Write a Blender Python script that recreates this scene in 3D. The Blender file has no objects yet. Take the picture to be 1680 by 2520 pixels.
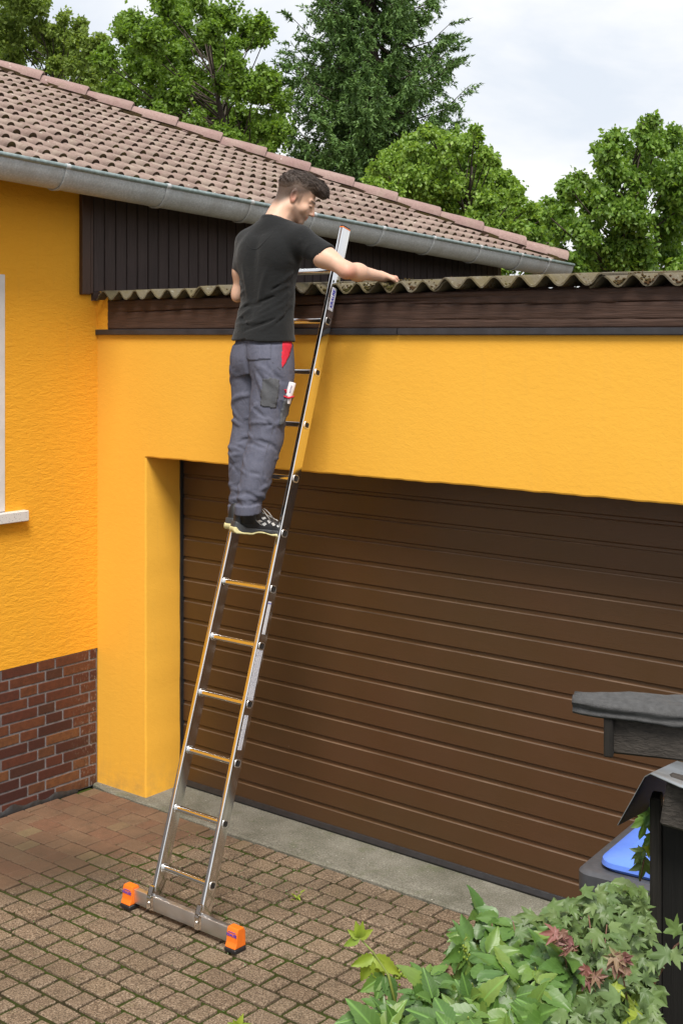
import bpy, bmesh, math, random
import numpy as np
from mathutils import Vector, Matrix, noise as mnoise

random.seed(7)
rng = np.random.default_rng(7)
scn = bpy.context.scene
COL = scn.collection

# ------------------------------------------------------------------ camera
# world: X runs along the garage wall, Y into the garage, Z up; origin = inner corner of the yard
FPX, CX, CY, EYE = 3217.0, 840.0, 822.0, 2.70
TH = math.radians(129.6)
FWD = np.array([math.cos(TH), math.sin(TH), 0.0])
RGT = np.array([math.sin(TH), -math.cos(TH), 0.0])
UPV = np.array([0, 0, 1.0])
CAM = np.array([6.123, -5.108, EYE])
camd = bpy.data.cameras.new('camera')
cam = bpy.data.objects.new('camera', camd)
COL.objects.link(cam)
camd.sensor_fit = 'HORIZONTAL'
camd.sensor_width = 24.0
camd.lens = 24.0 * FPX / 1680.0
camd.shift_y = -(1260 - CY) / 1680.0
camd.clip_start = 0.05
camd.clip_end = 3000
cam.location = CAM
cam.rotation_euler = (math.radians(90), 0, TH - math.radians(90))
scn.camera = cam

# ------------------------------------------------------------------ sky, sun, exposure
SUN_DIR = Vector((0.78, -0.90, 1.80)).normalized()      # towards the sun
world = bpy.data.worlds.new('World')
scn.world = world
world.use_nodes = True
wn, wl = world.node_tree.nodes, world.node_tree.links
wn.clear()
wo = wn.new('ShaderNodeOutputWorld')
bg = wn.new('ShaderNodeBackground')
bg.inputs['Strength'].default_value = 0.10
sky = wn.new('ShaderNodeTexSky')
sky.sky_type = 'NISHITA'
sky.sun_disc = False
sky.sun_elevation = math.asin(SUN_DIR.z)
sky.sun_rotation = math.atan2(SUN_DIR.x, SUN_DIR.y)
sky.air_density = 1.0
sky.dust_density = 3.0
tc = wn.new('ShaderNodeTexCoord')
mp = wn.new('ShaderNodeMapping')
mp.inputs['Scale'].default_value = (1.0, 1.0, 2.6)
n1 = wn.new('ShaderNodeTexNoise')
n1.inputs['Scale'].default_value = 3.3
n1.inputs['Detail'].default_value = 7
n1.inputs['Roughness'].default_value = 0.55
n1.inputs['Distortion'].default_value = 0.35
cr = wn.new('ShaderNodeValToRGB')
cr.color_ramp.elements[0].position = 0.38
cr.color_ramp.elements[0].color = (4.45, 4.75, 5.20, 1)
cr.color_ramp.elements[1].position = 0.56
cr.color_ramp.elements[1].color = (5.70, 5.72, 5.78, 1)
mixw = wn.new('ShaderNodeMix')
mixw.data_type = 'RGBA'
mixw.inputs[0].default_value = 0.93
wl.new(tc.outputs['Generated'], mp.inputs['Vector'])
wl.new(mp.outputs['Vector'], n1.inputs['Vector'])
wl.new(n1.outputs['Fac'], cr.inputs['Fac'])
wl.new(sky.outputs['Color'], mixw.inputs[6])
wl.new(cr.outputs['Color'], mixw.inputs[7])
wl.new(mixw.outputs[2], bg.inputs['Color'])
wl.new(bg.outputs['Background'], wo.inputs['Surface'])

sund = bpy.data.lights.new('sun', 'SUN')
sund.energy = 2.7
sund.angle = math.radians(24)
sund.color = (1.0, 0.95, 0.87)
sun = bpy.data.objects.new('sun', sund)
COL.objects.link(sun)
sun.rotation_euler = SUN_DIR.to_track_quat('Z', 'Y').to_euler()
sun.location = (5, -8, 14)

scn.view_settings.view_transform = 'Standard'
scn.view_settings.look = 'None'
scn.view_settings.exposure = 0.90
scn.view_settings.gamma = 1.0
scn.view_settings.use_curve_mapping = False


# ------------------------------------------------------------------ helpers
def at(px, py, z):
    """world point seen at photo pixel (px, py) at distance z along the view axis"""
    return CAM + (FWD + RGT * (px - CX) / FPX + UPV * (CY - py) / FPX) * z


def proj(P):
    v = np.asarray(P, float) - CAM
    z = v @ FWD
    return np.stack([CX + FPX * (v @ RGT) / z, CY - FPX * v[..., 2] / z], -1)


def tag(o, label=None, cat=None, group=None, kind=None):
    if label: o['label'] = label
    if cat: o['category'] = cat
    if group: o['group'] = group
    if kind: o['kind'] = kind
    return o


def empty(name, loc, parent=None):
    o = bpy.data.objects.new(name, None)
    o.empty_display_size = 0.1
    COL.objects.link(o)
    o.location = loc
    if parent: setpar(o, parent)
    return o


def wloc(o):
    l = Vector(o.location)
    while o.parent:
        o = o.parent
        l = l + Vector(o.location)
    return l


def setpar(o, parent):
    """parents are only ever translated, so keep the world place by subtracting"""
    o.parent = parent
    o.location = Vector(o.location) - wloc(parent)


def link(name, me, mats, parent=None, smooth=False, loc=(0, 0, 0)):
    o = bpy.data.objects.new(name, me)
    COL.objects.link(o)
    o.location = loc
    if mats is not None and not me.materials:
        for m in (mats if isinstance(mats, (list, tuple)) else [mats]):
            me.materials.append(m)
    if smooth:
        me.polygons.foreach_set('use_smooth', [True] * len(me.polygons))
    if parent: setpar(o, parent)
    return o


class MB:
    """collects shapes into one mesh"""
    def __init__(s):
        s.v = []; s.f = []; s.m = []

    def add(s, vs, fs, m=0):
        b = len(s.v)
        s.v += [tuple(map(float, v)) for v in vs]
        s.f += [tuple(b + i for i in f) for f in fs]
        s.m += [m] * len(fs)

    def box(s, lo, hi, m=0, M=None, ch=0.0):
        x0, y0, z0 = lo; x1, y1, z1 = hi
        vs = [(x0, y0, z0), (x1, y0, z0), (x1, y1, z0), (x0, y1, z0), (x0, y0, z1), (x1, y0, z1), (x1, y1, z1), (x0, y1, z1)]
        fs = [(0, 3, 2, 1), (4, 5, 6, 7), (0, 1, 5, 4), (1, 2, 6, 5), (2, 3, 7, 6), (3, 0, 4, 7)]
        if ch:
            bm = bmesh.new()
            bv = [bm.verts.new(v) for v in vs]
            for f in fs: bm.faces.new([bv[i] for i in f])
            bmesh.ops.bevel(bm, geom=bm.edges[:] + bm.verts[:], offset=ch, segments=1, affect='EDGES', profile=0.5)
            bm.verts.index_update()
            vs = [v.co[:] for v in bm.verts]
            fs = [tuple(v.index for v in f.verts) for f in bm.faces]
            bm.free()
        if M is not None: vs = [M @ Vector(v) for v in vs]
        s.add(vs, fs, m)
        return s

    def extrude(s, prof, a, b, m=0, axes=None, cap=True, closed=True):
        """profile [(u,v)] swept from a to b; axes = (U, V) directions"""
        a, b = Vector(a), Vector(b)
        U, V = map(Vector, axes)
        n = len(prof)
        vs = [a + U * u + V * v for u, v in prof] + [b + U * u + V * v for u, v in prof]
        k = n if closed else n - 1
        fs = [(i, (i + 1) % n, n + (i + 1) % n, n + i) for i in range(k)]
        if cap: fs += [tuple(range(n))[::-1], tuple(range(n, 2 * n))]
        s.add(vs, fs, m)
        return s

    def tube(s, pts, rad, n=10, m=0, cap=True):
        pts = [Vector(p) for p in pts]
        if not hasattr(rad, '__len__'): rad = [rad] * len(pts)
        up = Vector((0, 0, 1))
        rings = []
        prev = None
        for i, p in enumerate(pts):
            d = (pts[min(i + 1, len(pts) - 1)] - pts[max(i - 1, 0)]).normalized()
            u = d.cross(up if prev is None else prev)
            if prev is not None: u = prev - d * prev.dot(d)
            if u.length < 1e-4: u = d.cross(Vector((1, 0, 0)))
            u.normalize(); w = d.cross(u); prev = u
            rings.append([p + (u * math.cos(t) + w * math.sin(t)) * rad[i] for t in [2 * math.pi * k / n for k in range(n)]])
        vs = [v for r in rings for v in r]
        fs = [(i * n + k, i * n + (k + 1) % n, (i + 1) * n + (k + 1) % n, (i + 1) * n + k) for i in range(len(pts) - 1) for k in range(n)]
        if cap: fs += [tuple(range(n))[::-1], tuple((len(pts) - 1) * n + k for k in range(n))]
        s.add(vs, fs, m)
        return s

    def mesh(s, name):
        me = bpy.data.meshes.new(name)
        me.from_pydata(s.v, [], s.f)
        if any(s.m): me.polygons.foreach_set('material_index', s.m)
        me.update()
        return me

    def build(s, name, mats, parent=None, smooth=False, loc=(0, 0, 0), fix=True):
        me = s.mesh(name)
        if fix:
            bm = bmesh.new(); bm.from_mesh(me)
            bmesh.ops.recalc_face_normals(bm, faces=bm.faces[:])
            bm.to_mesh(me); bm.free()
        o = link(name, me, mats, parent, smooth, loc)
        return o


def auto_smooth(o, ang=35):
    me = o.data
    me.polygons.foreach_set('use_smooth', [True] * len(me.polygons))
    bm = bmesh.new(); bm.from_mesh(me)
    for e in bm.edges:
        if len(e.link_faces) == 2 and e.calc_face_angle(0) > math.radians(ang): e.smooth = False
    bm.to_mesh(me); bm.free()
    return o


# ------------------------------------------------------------------ materials
class NT:
    def __init__(s, name):
        s.m = bpy.data.materials.new(name); s.m.use_nodes = True
        s.n, s.l = s.m.node_tree.nodes, s.m.node_tree.links
        s.n.clear()
        s.out = s.n.new('ShaderNodeOutputMaterial')
        s.p = s.n.new('ShaderNodeBsdfPrincipled')
        s.l.new(s.p.outputs[0], s.out.inputs[0])
        s.geo = s.n.new('ShaderNodeNewGeometry')
        s.oi = s.n.new('ShaderNodeObjectInfo')
        s.tc = s.n.new('ShaderNodeTexCoord')

    def vec(s, scale=(1, 1, 1), src='pos', rot=(0, 0, 0)):
        m = s.n.new('ShaderNodeMapping')
        m.inputs['Scale'].default_value = scale
        m.inputs['Rotation'].default_value = rot
        s.l.new(s.geo.outputs['Position'] if src == 'pos' else s.tc.outputs['Object' if src == 'obj' else 'Generated'], m.inputs['Vector'])
        return m.outputs[0]

    def noise(s, vec, scale, detail=4, rough=0.6, dist=0.0):
        t = s.n.new('ShaderNodeTexNoise')
        t.inputs['Scale'].default_value = scale
        t.inputs['Detail'].default_value = detail
        t.inputs['Roughness'].default_value = rough
        t.inputs['Distortion'].default_value = dist
        s.l.new(vec, t.inputs['Vector'])
        return t.outputs['Fac']

    def voro(s, vec, scale, feature='F1', out='Distance'):
        t = s.n.new('ShaderNodeTexVoronoi')
        t.feature = feature
        t.inputs['Scale'].default_value = scale
        s.l.new(vec, t.inputs['Vector'])
        return t.outputs[out]

    def ramp(s, fac, stops):
        r = s.n.new('ShaderNodeValToRGB')
        e = r.color_ramp.elements
        while len(e) < len(stops): e.new(0.5)
        for k, (p, c) in enumerate(stops):
            e[k].position = p
            e[k].color = (c, c, c, 1) if not hasattr(c, '__len__') else tuple(c) + (1,)
        s.l.new(fac, r.inputs[0])
        return r.outputs[0]

    def mix(s, fac, a, b, mode='MIX'):
        m = s.n.new('ShaderNodeMix'); m.data_type = 'RGBA'; m.blend_type = mode
        for i, v in ((0, fac), (6, a), (7, b)):
            if hasattr(v, 'is_output') or hasattr(v, 'links'): s.l.new(v, m.inputs[i])
            elif hasattr(v, '__len__'): m.inputs[i].default_value = tuple(v) + (1,)
            else: m.inputs[i].default_value = v
        return m.outputs[2]

    def math(s, op, a, b=None, c=None, clamp=False):
        m = s.n.new('ShaderNodeMath'); m.operation = op; m.use_clamp = clamp
        for i, v in enumerate((a, b, c)):
            if v is None: continue
            if hasattr(v, 'links'): s.l.new(v, m.inputs[i])
            else: m.inputs[i].default_value = v
        return m.outputs[0]

    def bump(s, h, strength, dist=0.01, nrm=None):
        b = s.n.new('ShaderNodeBump')
        b.inputs['Strength'].default_value = strength
        b.inputs['Distance'].default_value = dist
        s.l.new(h, b.inputs['Height'])
        if nrm is not None: s.l.new(nrm, b.inputs['Normal'])
        s.l.new(b.outputs[0], s.p.inputs['Normal'])
        return b.outputs[0]

    def set(s, base=None, rough=None, metal=None, spec=None):
        for k, v in (('Base Color', base), ('Roughness', rough), ('Metallic', metal), ('Specular IOR Level', spec)):
            if v is None: continue
            i = s.p.inputs[k]
            if hasattr(v, 'links'): s.l.new(v, i)
            elif hasattr(v, '__len__'): i.default_value = tuple(v) + (1,)
            else: i.default_value = v
        return s.m


def simple(name, col, rough=0.6, metal=0, var=0.25, scale=20, bump=0.0, bscale=80, bdist=0.004, spec=None):
    t = NT(name)
    v = t.vec()
    a = t.noise(v, scale, 5)
    c = t.mix(t.ramp(a, [(0.3, 0), (0.7, 1)]), [x * (1 - var) for x in col], [min(1, x * (1 + var)) for x in col])
    if bump: t.bump(t.noise(v, bscale, 4), bump, bdist)
    return t.set(c, rough, metal, spec)


def m_plaster(name, sc, st, dist, base):
    t = NT(name)
    v = t.vec()
    big = t.ramp(t.noise(v, 1.6, 5, 0.6), [(0.3, 0), (0.7, 1)])
    c = t.mix(big, [base[0] * .97, base[1] * .95, base[2] * .90], base)
    sp = t.ramp(t.noise(v, 38, 3, 0.7), [(0.60, 0), (0.78, 1)])
    c = t.mix(t.math('MULTIPLY', sp, 0.16), c, [base[0] * .72, base[1] * .64, base[2] * .5])
    dirt = t.ramp(t.noise(t.vec((6, 6, 1.0)), 2.5, 6, 0.7), [(0.58, 0), (0.85, 1)])
    c = t.mix(t.math('MULTIPLY', dirt, 0.09), c, (0.36, 0.20, 0.06))
    sz = t.n.new('ShaderNodeSeparateXYZ'); t.l.new(t.geo.outputs['Position'], sz.inputs[0])
    foot = t.math('MULTIPLY', t.ramp(sz.outputs['Z'], [(0.0, 1), (0.22, 0)]), t.ramp(t.noise(v, 9, 6, 0.75), [(0.42, 0), (0.70, 1)]))
    c = t.mix(t.math('MULTIPLY', foot, 0.55), c, (0.30, 0.19, 0.08))
    strk = t.ramp(t.noise(t.vec((9, 9, 0.55)), 3.2, 5, 0.65), [(0.56, 0), (0.74, 1)])
    c = t.mix(t.math('MULTIPLY', strk, 0.10), c, (0.48, 0.27, 0.08))
    chip = t.ramp(t.voro(v, 5.2), [(0.0, 1), (0.016, 1), (0.022, 0)])
    c = t.mix(t.math('MULTIPLY', chip, t.ramp(t.noise(v, 3.1, 1), [(0.56, 0), (0.58, 0.8)])), c, (0.22, 0.13, 0.05))
    h1 = t.noise(t.vec(sc), 30, 6, 0.72, 0.5)
    h2 = t.noise(t.vec((sc[0], sc[1], sc[2] * 1.5)), 85, 4, 0.7)
    h = t.math('MULTIPLY_ADD', h2, 0.45, t.ramp(h1, [(0.25, 0), (0.75, 1)]))
    h3 = t.noise(v, 3.0, 2)
    h = t.math('MULTIPLY_ADD', h3, 0.5, h)
    t.bump(h, st, dist)
    return t.set(c, 0.85, 0, 0.2)


YEL = (0.85, 0.405, 0.032)
M = {}
M['plaster_rough'] = m_plaster('plaster_rough', (0.55, 0.55, 1.5), 0.50, 0.009, YEL)
M['plaster_smooth'] = m_plaster('plaster_smooth', (0.8, 1.0, 1.3), 0.17, 0.006, (0.81, 0.425, 0.052))


def m_wood(name, col, rough=0.6, along='x', bump=0.5, var=0.35, bdist=0.004, gs=1.0):
    t = NT(name)
    s = {'x': (0.7, 14, 14), 'y': (14, 0.7, 14), 'z': (14, 14, 0.7)}[along]
    g = t.noise(t.vec(tuple(k * gs for k in s)), 9, 6, 0.65, 0.6)
    b = t.noise(t.vec(), 4, 4)
    c = t.mix(t.ramp(g, [(0.3, 0), (0.7, 1)]), [x * (1 - var) for x in col], [x * (1 + var) for x in col])
    c = t.mix(t.math('MULTIPLY', t.ramp(b, [(0.4, 0), (0.7, 1)]), 0.4), c, [x * 1.35 for x in col])
    rnd = t.math('MULTIPLY_ADD', t.oi.outputs['Random'], 0.35, 0.82)
    c = t.mix(1.0, c, t.ramp(rnd, [(0, 0), (1, 1)]), 'MULTIPLY')
    t.bump(g, bump, bdist)
    return t.set(c, rough, 0, 0.35)


M['beam'] = m_wood('beam_stain', (0.058, 0.031, 0.022), 0.62, 'x', 0.8, 0.4)
M['cladding'] = m_wood('cladding_stain', (0.052, 0.034, 0.030), 0.6, 'z', 0.5, 0.3)
M['tongue'] = simple('bare_tongue', (0.17, 0.15, 0.14), 0.7)
M['rafter'] = m_wood('rafter_stain', (0.060, 0.034, 0.024), 0.65, 'x', 0.4)
M['post'] = m_wood('post_stain', (0.062, 0.030, 0.018), 0.45, 'z', 0.35, 0.2)
M['old_wood'] = m_wood('weathered_wood', (0.040, 0.034, 0.029), 0.8, 'x', 0.9, 0.5, 0.006)
M['old_wood_z'] = m_wood('weathered_post', (0.013, 0.011, 0.009), 0.8, 'z', 0.9, 0.5, 0.005)
M['black_board'] = m_wood('tarred_board', (0.005, 0.0045, 0.004), 0.75, 'z', 0.6, 0.4)


def m_door():
    t = NT('door_paint')
    g = t.noise(t.vec((0.9, 10, 16)), 14, 6, 0.7, 0.8)
    b = t.noise(t.vec((0.6, 1, 0.8)), 1.8, 3)
    c = t.mix(t.ramp(b, [(0.35, 0), (0.65, 1)]), (0.066, 0.033, 0.0115), (0.075, 0.034, 0.0140))
    c = t.mix(t.math('MULTIPLY', t.ramp(g, [(0.35, 0), (0.75, 1)]), 0.35), c, (0.048, 0.025, 0.009))
    sp = t.ramp(t.voro(t.vec(), 9), [(0.0, 1), (0.035, 1), (0.045, 0)])
    c = t.mix(t.math('MULTIPLY', sp, t.ramp(t.noise(t.vec(), 23, 1), [(0.62, 0), (0.66, 0.6)])), c, (0.2, 0.17, 0.13))
    rr = t.ramp(t.noise(t.vec(), 3, 5), [(0.3, 0.34), (0.7, 0.48)])
    t.bump(t.math('MULTIPLY_ADD', t.noise(t.vec((1, 8, 8)), 60, 3), 0.6, g), 0.30, 0.0022)
    return t.set(c, rr, 0, 0.5)


M['door'] = m_door()
M['lip_highlight'] = simple('painted_lip_highlight', (0.105, 0.068, 0.044), 0.45, 0, 0.5, 3)  # paler brown: the groove lip's highlight put into the colour
M['rubber'] = simple('black_rubber', (0.014, 0.014, 0.016), 0.5, var=0.3, bump=0.2)
M['drip'] = simple('dark_metal_strip', (0.030, 0.030, 0.036), 0.42, 0.0, 0.3, 12)
M['dark'] = simple('painted_bore_shade', (0.012, 0.010, 0.009), 0.9)


def m_concrete():
    t = NT('concrete_apron')
    v = t.vec()
    f = t.ramp(t.noise(v, 130, 4, 0.8), [(0.35, 0), (0.68, 1)])
    c = t.mix(f, (0.12, 0.115, 0.095), (0.34, 0.325, 0.275))
    b = t.ramp(t.noise(v, 2.2, 6, 0.7), [(0.38, 0), (0.62, 1)])
    c = t.mix(b, c, t.mix(f, (0.070, 0.068, 0.050), (0.19, 0.183, 0.145)))
    g = t.ramp(t.noise(v, 5.5, 6, 0.75), [(0.54, 0), (0.72, 1)])
    c = t.mix(t.math('MULTIPLY', g, 0.6), c, (0.10, 0.115, 0.055))
    w = t.ramp(t.voro(v, 42), [(0.0, 1), (0.10, 1), (0.16, 0)])
    c = t.mix(t.math('MULTIPLY', w, t.ramp(t.noise(v, 60, 2), [(0.55, 0), (0.6, 0.7)])), c, (0.6, 0.58, 0.52))
    t.bump(t.math('MULTIPLY_ADD', t.noise(v, 9, 5, 0.7), 3.0, f), 0.5, 0.006)
    return t.set(c, 0.9, 0, 0.2)


M['concrete'] = m_concrete()


def m_paver():
    t = NT('paver')
    v = t.vec()
    # per-piece value that works for single pieces and for joined ones
    rnd = t.math('FRACT', t.math('ADD', t.oi.outputs['Random'], t.geo.outputs['Random Per Island']))
    rnd2 = t.math('FRACT', t.math('MULTIPLY', rnd, 7.31))
    a = t.mix(rnd, (0.176, 0.120, 0.078), (0.206, 0.151, 0.105))
    a = t.mix(t.ramp(rnd2, [(0.78, 0), (0.95, 0.6)]), a, (0.225, 0.165, 0.105))
    # newer reddish stones near the corner (X small)
    sx = t.n.new('ShaderNodeSeparateXYZ'); t.l.new(t.geo.outputs['Position'], sx.inputs[0])
    d = t.math('MULTIPLY_ADD', sx.outputs['X'], -1.0, t.math('MULTIPLY_ADD', sx.outputs['Y'], 0.30, 1.18))
    d = t.math('MULTIPLY_ADD', t.math('SUBTRACT', rnd2, 0.5), 0.22, d)
    red = t.ramp(t.math('MULTIPLY_ADD', d, 1.5, 0.5), [(0.30, 0), (0.62, 1)])
    rc = t.mix(rnd2, (0.165, 0.082, 0.050), (0.175, 0.108, 0.066))
    rc = t.mix(t.ramp(rnd, [(0.86, 0), (0.92, 1)]), rc, (0.20, 0.145, 0.080))
    a = t.mix(red, a, rc)
    # exposed grit
    g = t.noise(v, 125, 3, 0.9)
    k = t.math('MULTIPLY', t.math('SUBTRACT', 1.25, red), 0.85)
    a = t.mix(t.math('MULTIPLY', t.ramp(g, [(0.38, 1), (0.50, 0)]), k), a, (0.034, 0.024, 0.016))
    a = t.mix(t.math('MULTIPLY', t.ramp(g, [(0.54, 0), (0.64, 1)]), k), a, (0.40, 0.32, 0.235))
    # grime: large stains with a shape of their own; then a painted shadow patch
    st = t.ramp(t.noise(v, 1.5, 5, 0.65), [(0.42, 0), (0.66, 1)])
    a = t.mix(t.math('MULTIPLY', st, 0.42), a, (0.055, 0.040, 0.026))
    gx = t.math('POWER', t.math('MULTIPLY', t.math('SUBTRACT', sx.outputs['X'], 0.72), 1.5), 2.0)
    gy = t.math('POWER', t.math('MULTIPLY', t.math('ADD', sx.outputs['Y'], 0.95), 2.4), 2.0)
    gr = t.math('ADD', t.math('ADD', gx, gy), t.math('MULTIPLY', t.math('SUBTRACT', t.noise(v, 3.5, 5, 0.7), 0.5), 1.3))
    a = t.mix(t.ramp(gr, [(0.15, 0.62), (0.95, 0)]), a, (0.045, 0.033, 0.022))  # soft shadow of man and ladder painted into the stone colour
    st2 = t.ramp(t.noise(v, 14, 5, 0.7), [(0.5, 0), (0.75, 1)])
    a = t.mix(t.math('MULTIPLY', st2, 0.42), a, (0.050, 0.040, 0.024))
    mo = t.ramp(t.noise(v, 4.2, 6, 0.75), [(0.60, 0), (0.72, 1)])
    a = t.mix(t.math('MULTIPLY', mo, t.math('MULTIPLY', t.math('SUBTRACT', 1, red), 0.7)), a, (0.060, 0.062, 0.018))
    t.bump(t.math('MULTIPLY_ADD', t.noise(v, 30, 4), 1.5, g), 0.6, 0.003)
    return t.set(a, 0.85, 0, 0.25)


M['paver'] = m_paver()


def m_moss_bed():
    t = NT('joint_moss')
    v = t.vec()
    f = t.noise(v, 60, 5, 0.8)
    big = t.ramp(t.noise(v, 2.4, 5, 0.65), [(0.34, 0), (0.56, 1)])
    soil = t.mix(f, (0.016, 0.012, 0.007), (0.058, 0.044, 0.025))
    moss = t.mix(f, (0.014, 0.026, 0.005), (0.075, 0.105, 0.016))
    c = t.mix(t.math('MULTIPLY', big, 0.9), soil, moss)
    t.bump(f, 1.0, 0.012)
    return t.set(c, 0.95, 0, 0.1)


M['bed'] = m_moss_bed()


def m_brick():
    t = NT('clinker_brick')
    v = t.vec()
    r = t.oi.outputs['Random']
    r2 = t.math('FRACT', t.math('MULTIPLY', r, 9.7))
    a = t.ramp(r, [(0.0, (0.050, 0.018, 0.016)), (0.28, (0.095, 0.030, 0.020)), (0.55, (0.125, 0.042, 0.021)), (0.8, (0.165, 0.068, 0.028)), (1.0, (0.042, 0.017, 0.017))])
    dk = t.ramp(t.noise(v, 26, 5, 0.7), [(0.40, 0), (0.72, 1)])
    a = t.mix(t.math('MULTIPLY', dk, 0.65), a, (0.045, 0.018, 0.013))
    sp = t.ramp(t.noise(v, 160, 2, 0.8), [(0.30, 1), (0.40, 0)])
    a = t.mix(t.math('MULTIPLY', sp, r2), a, (0.012, 0.009, 0.008))
    # lime splashes close to the corner
    sx = t.n.new('ShaderNodeSeparateXYZ'); t.l.new(t.geo.outputs['Position'], sx.inputs[0])
    nr = t.ramp(t.math('MULTIPLY_ADD', sx.outputs['Y'], 4.0, 1.0), [(0.1, 0), (0.9, 1)])
    wh = t.ramp(t.noise(t.vec((1, 2.2, 1)), 34, 6, 0.75), [(0.55, 0), (0.66, 1)])
    a = t.mix(t.math('MULTIPLY', t.math('MULTIPLY', wh, nr), 0.7), a, (0.42, 0.38, 0.33))
    t.bump(t.noise(v, 70, 4), 0.4, 0.003)
    return t.set(a, 0.6, 0, 0.35)


M['brick'] = m_brick()
M['mortar'] = simple('grey_mortar', (0.175, 0.163, 0.170), 0.9, 0, 0.3, 25, 0.5, 120)


def m_tile(name='roof_tile', lich=0.5, base=((0.210, 0.150, 0.130), (0.290, 0.218, 0.190))):
    t = NT(name)
    v = t.vec()
    c = t.mix(t.oi.outputs['Random'], base[0], base[1])
    f = t.noise(v, 55, 5, 0.75)
    c = t.mix(t.ramp(f, [(0.35, 0.5), (0.6, 0)]), c, (0.16, 0.105, 0.085))
    li = t.ramp(t.noise(v, 7, 6, 0.7), [(0.45, 0), (0.7, 1)])
    c = t.mix(t.math('MULTIPLY', li, lich), c, (0.37, 0.325, 0.26))
    mo = t.ramp(t.noise(v, 4.5, 6, 0.8), [(0.60, 0), (0.70, 1)])
    c = t.mix(t.math('MULTIPLY', mo, 0.5), c, (0.15, 0.125, 0.06))
    wh = t.ramp(t.voro(v, 16), [(0.0, 1), (0.10, 1), (0.17, 0)])
    c = t.mix(t.math('MULTIPLY', wh, t.ramp(t.noise(v, 11, 2), [(0.55, 0), (0.6, 0.7)])), c, (0.55, 0.52, 0.46))
    t.bump(f, 0.5, 0.004)
    return t.set(c, 0.85, 0, 0.25)


M['tile'] = m_tile()
M['cap'] = m_tile('hip_cap_tile', 0.25, ((0.265, 0.172, 0.163), (0.315, 0.215, 0.198)))


def m_mossy(name, cols, sc=60):
    t = NT(name)
    v = t.vec()
    f = t.noise(v, sc, 5, 0.8)
    b = t.noise(v, 6, 3)
    c = t.mix(t.ramp(b, [(0.4, 0), (0.65, 1)]), t.mix(f, cols[0], cols[1]), t.mix(f, cols[2], cols[3]))
    t.bump(f, 1.0, 0.01)
    return t.set(c, 0.95, 0, 0.1)


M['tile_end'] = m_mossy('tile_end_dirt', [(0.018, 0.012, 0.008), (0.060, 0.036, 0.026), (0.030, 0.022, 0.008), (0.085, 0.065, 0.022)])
M['moss'] = m_mossy('dry_moss', [(0.030, 0.016, 0.008), (0.14, 0.075, 0.035), (0.030, 0.030, 0.010), (0.12, 0.11, 0.035)], 90)


def m_zinc():
    t = NT('zinc_gutter')
    v = t.vec()
    sp = t.noise(v, 90, 3, 0.6)
    c = t.mix(t.ramp(sp, [(0.35, 0), (0.68, 1)]), (0.37, 0.385, 0.395), (0.53, 0.545, 0.555))
    c = t.mix(t.ramp(t.noise(t.vec((1, 3, 1)), 3, 5), [(0.45, 0), (0.75, 0.5)]), c, (0.30, 0.285, 0.265))
    return t.set(c, t.ramp(sp, [(0.3, 0.42), (0.7, 0.6)]), 0.10, 0.4)


M['zinc'] = m_zinc()
M['zinc_rim'] = simple('zinc_rim', (0.22, 0.275, 0.275), 0.4, 0.3, 0.3, 30)
M['white'] = simple('white_frame_paint', (0.66, 0.63, 0.62), 0.45, 0, 0.08, 10)


def m_sill():
    t = NT('terrazzo_sill')
    v = t.vec()
    s = t.ramp(t.voro(v, 120), [(0.0, 1), (0.22, 1), (0.3, 0)])
    c = t.mix(t.math('MULTIPLY', s, t.ramp(t.noise(v, 130, 1), [(0.48, 0), (0.52, 1)])), (0.62, 0.60, 0.59), (0.14, 0.13, 0.13))
    return t.set(c, 0.5, 0, 0.4)


M['sill'] = m_sill()


def m_fibre():
    t = NT('fibre_cement')
    v = t.vec()
    f = t.noise(v, 80, 5, 0.8)
    c = t.mix(f, (0.055, 0.046, 0.032), (0.20, 0.175, 0.135))
    b = t.ramp(t.noise(v, 6, 6, 0.75), [(0.36, 0), (0.58, 1)])
    c = t.mix(t.math('MULTIPLY', b, 0.8), c, t.mix(f, (0.05, 0.040, 0.018), (0.19, 0.155, 0.075)))
    w = t.ramp(t.noise(v, 22, 5, 0.8), [(0.60, 0), (0.70, 1)])
    c = t.mix(t.math('MULTIPLY', w, 0.55), c, (0.42, 0.41, 0.37))
    t.bump(f, 0.7, 0.006)
    return t.set(c, 0.92, 0, 0.2)


M['fibre'] = m_fibre()


def m_alu(name, rough, col=(0.83, 0.82, 0.81), brush=0.02):
    t = NT(name)
    n = t.noise(t.vec((40, 40, 40)), 8, 4)
    s = t.noise(t.vec((1, 1, 1)), 9, 3, 0.6)
    t.bump(s, brush, 0.01)
    return t.set(t.mix(t.ramp(n, [(0.4, 0), (0.6, 1)]), [c * .94 for c in col], col), t.ramp(s, [(0.3, rough), (0.7, rough * 1.5)]), 1.0)


M['alu'] = m_alu('polished_aluminium', 0.10)
M['alu_matt'] = m_alu('mill_aluminium', 0.34, (0.72, 0.72, 0.73), 0.01)
M['alu_ring'] = m_alu('pressed_aluminium', 0.30, (0.90, 0.90, 0.90), 0.01)
M['orange'] = simple('orange_plastic', (0.78, 0.165, 0.014), 0.38, 0, 0.06, 30)
M['blue_ink'] = simple('blue_ink', (0.035, 0.035, 0.38), 0.5, 0, 0.05)
M['sticker'] = simple('white_sticker', (0.72, 0.72, 0.74), 0.35, 0, 0.04)


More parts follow.
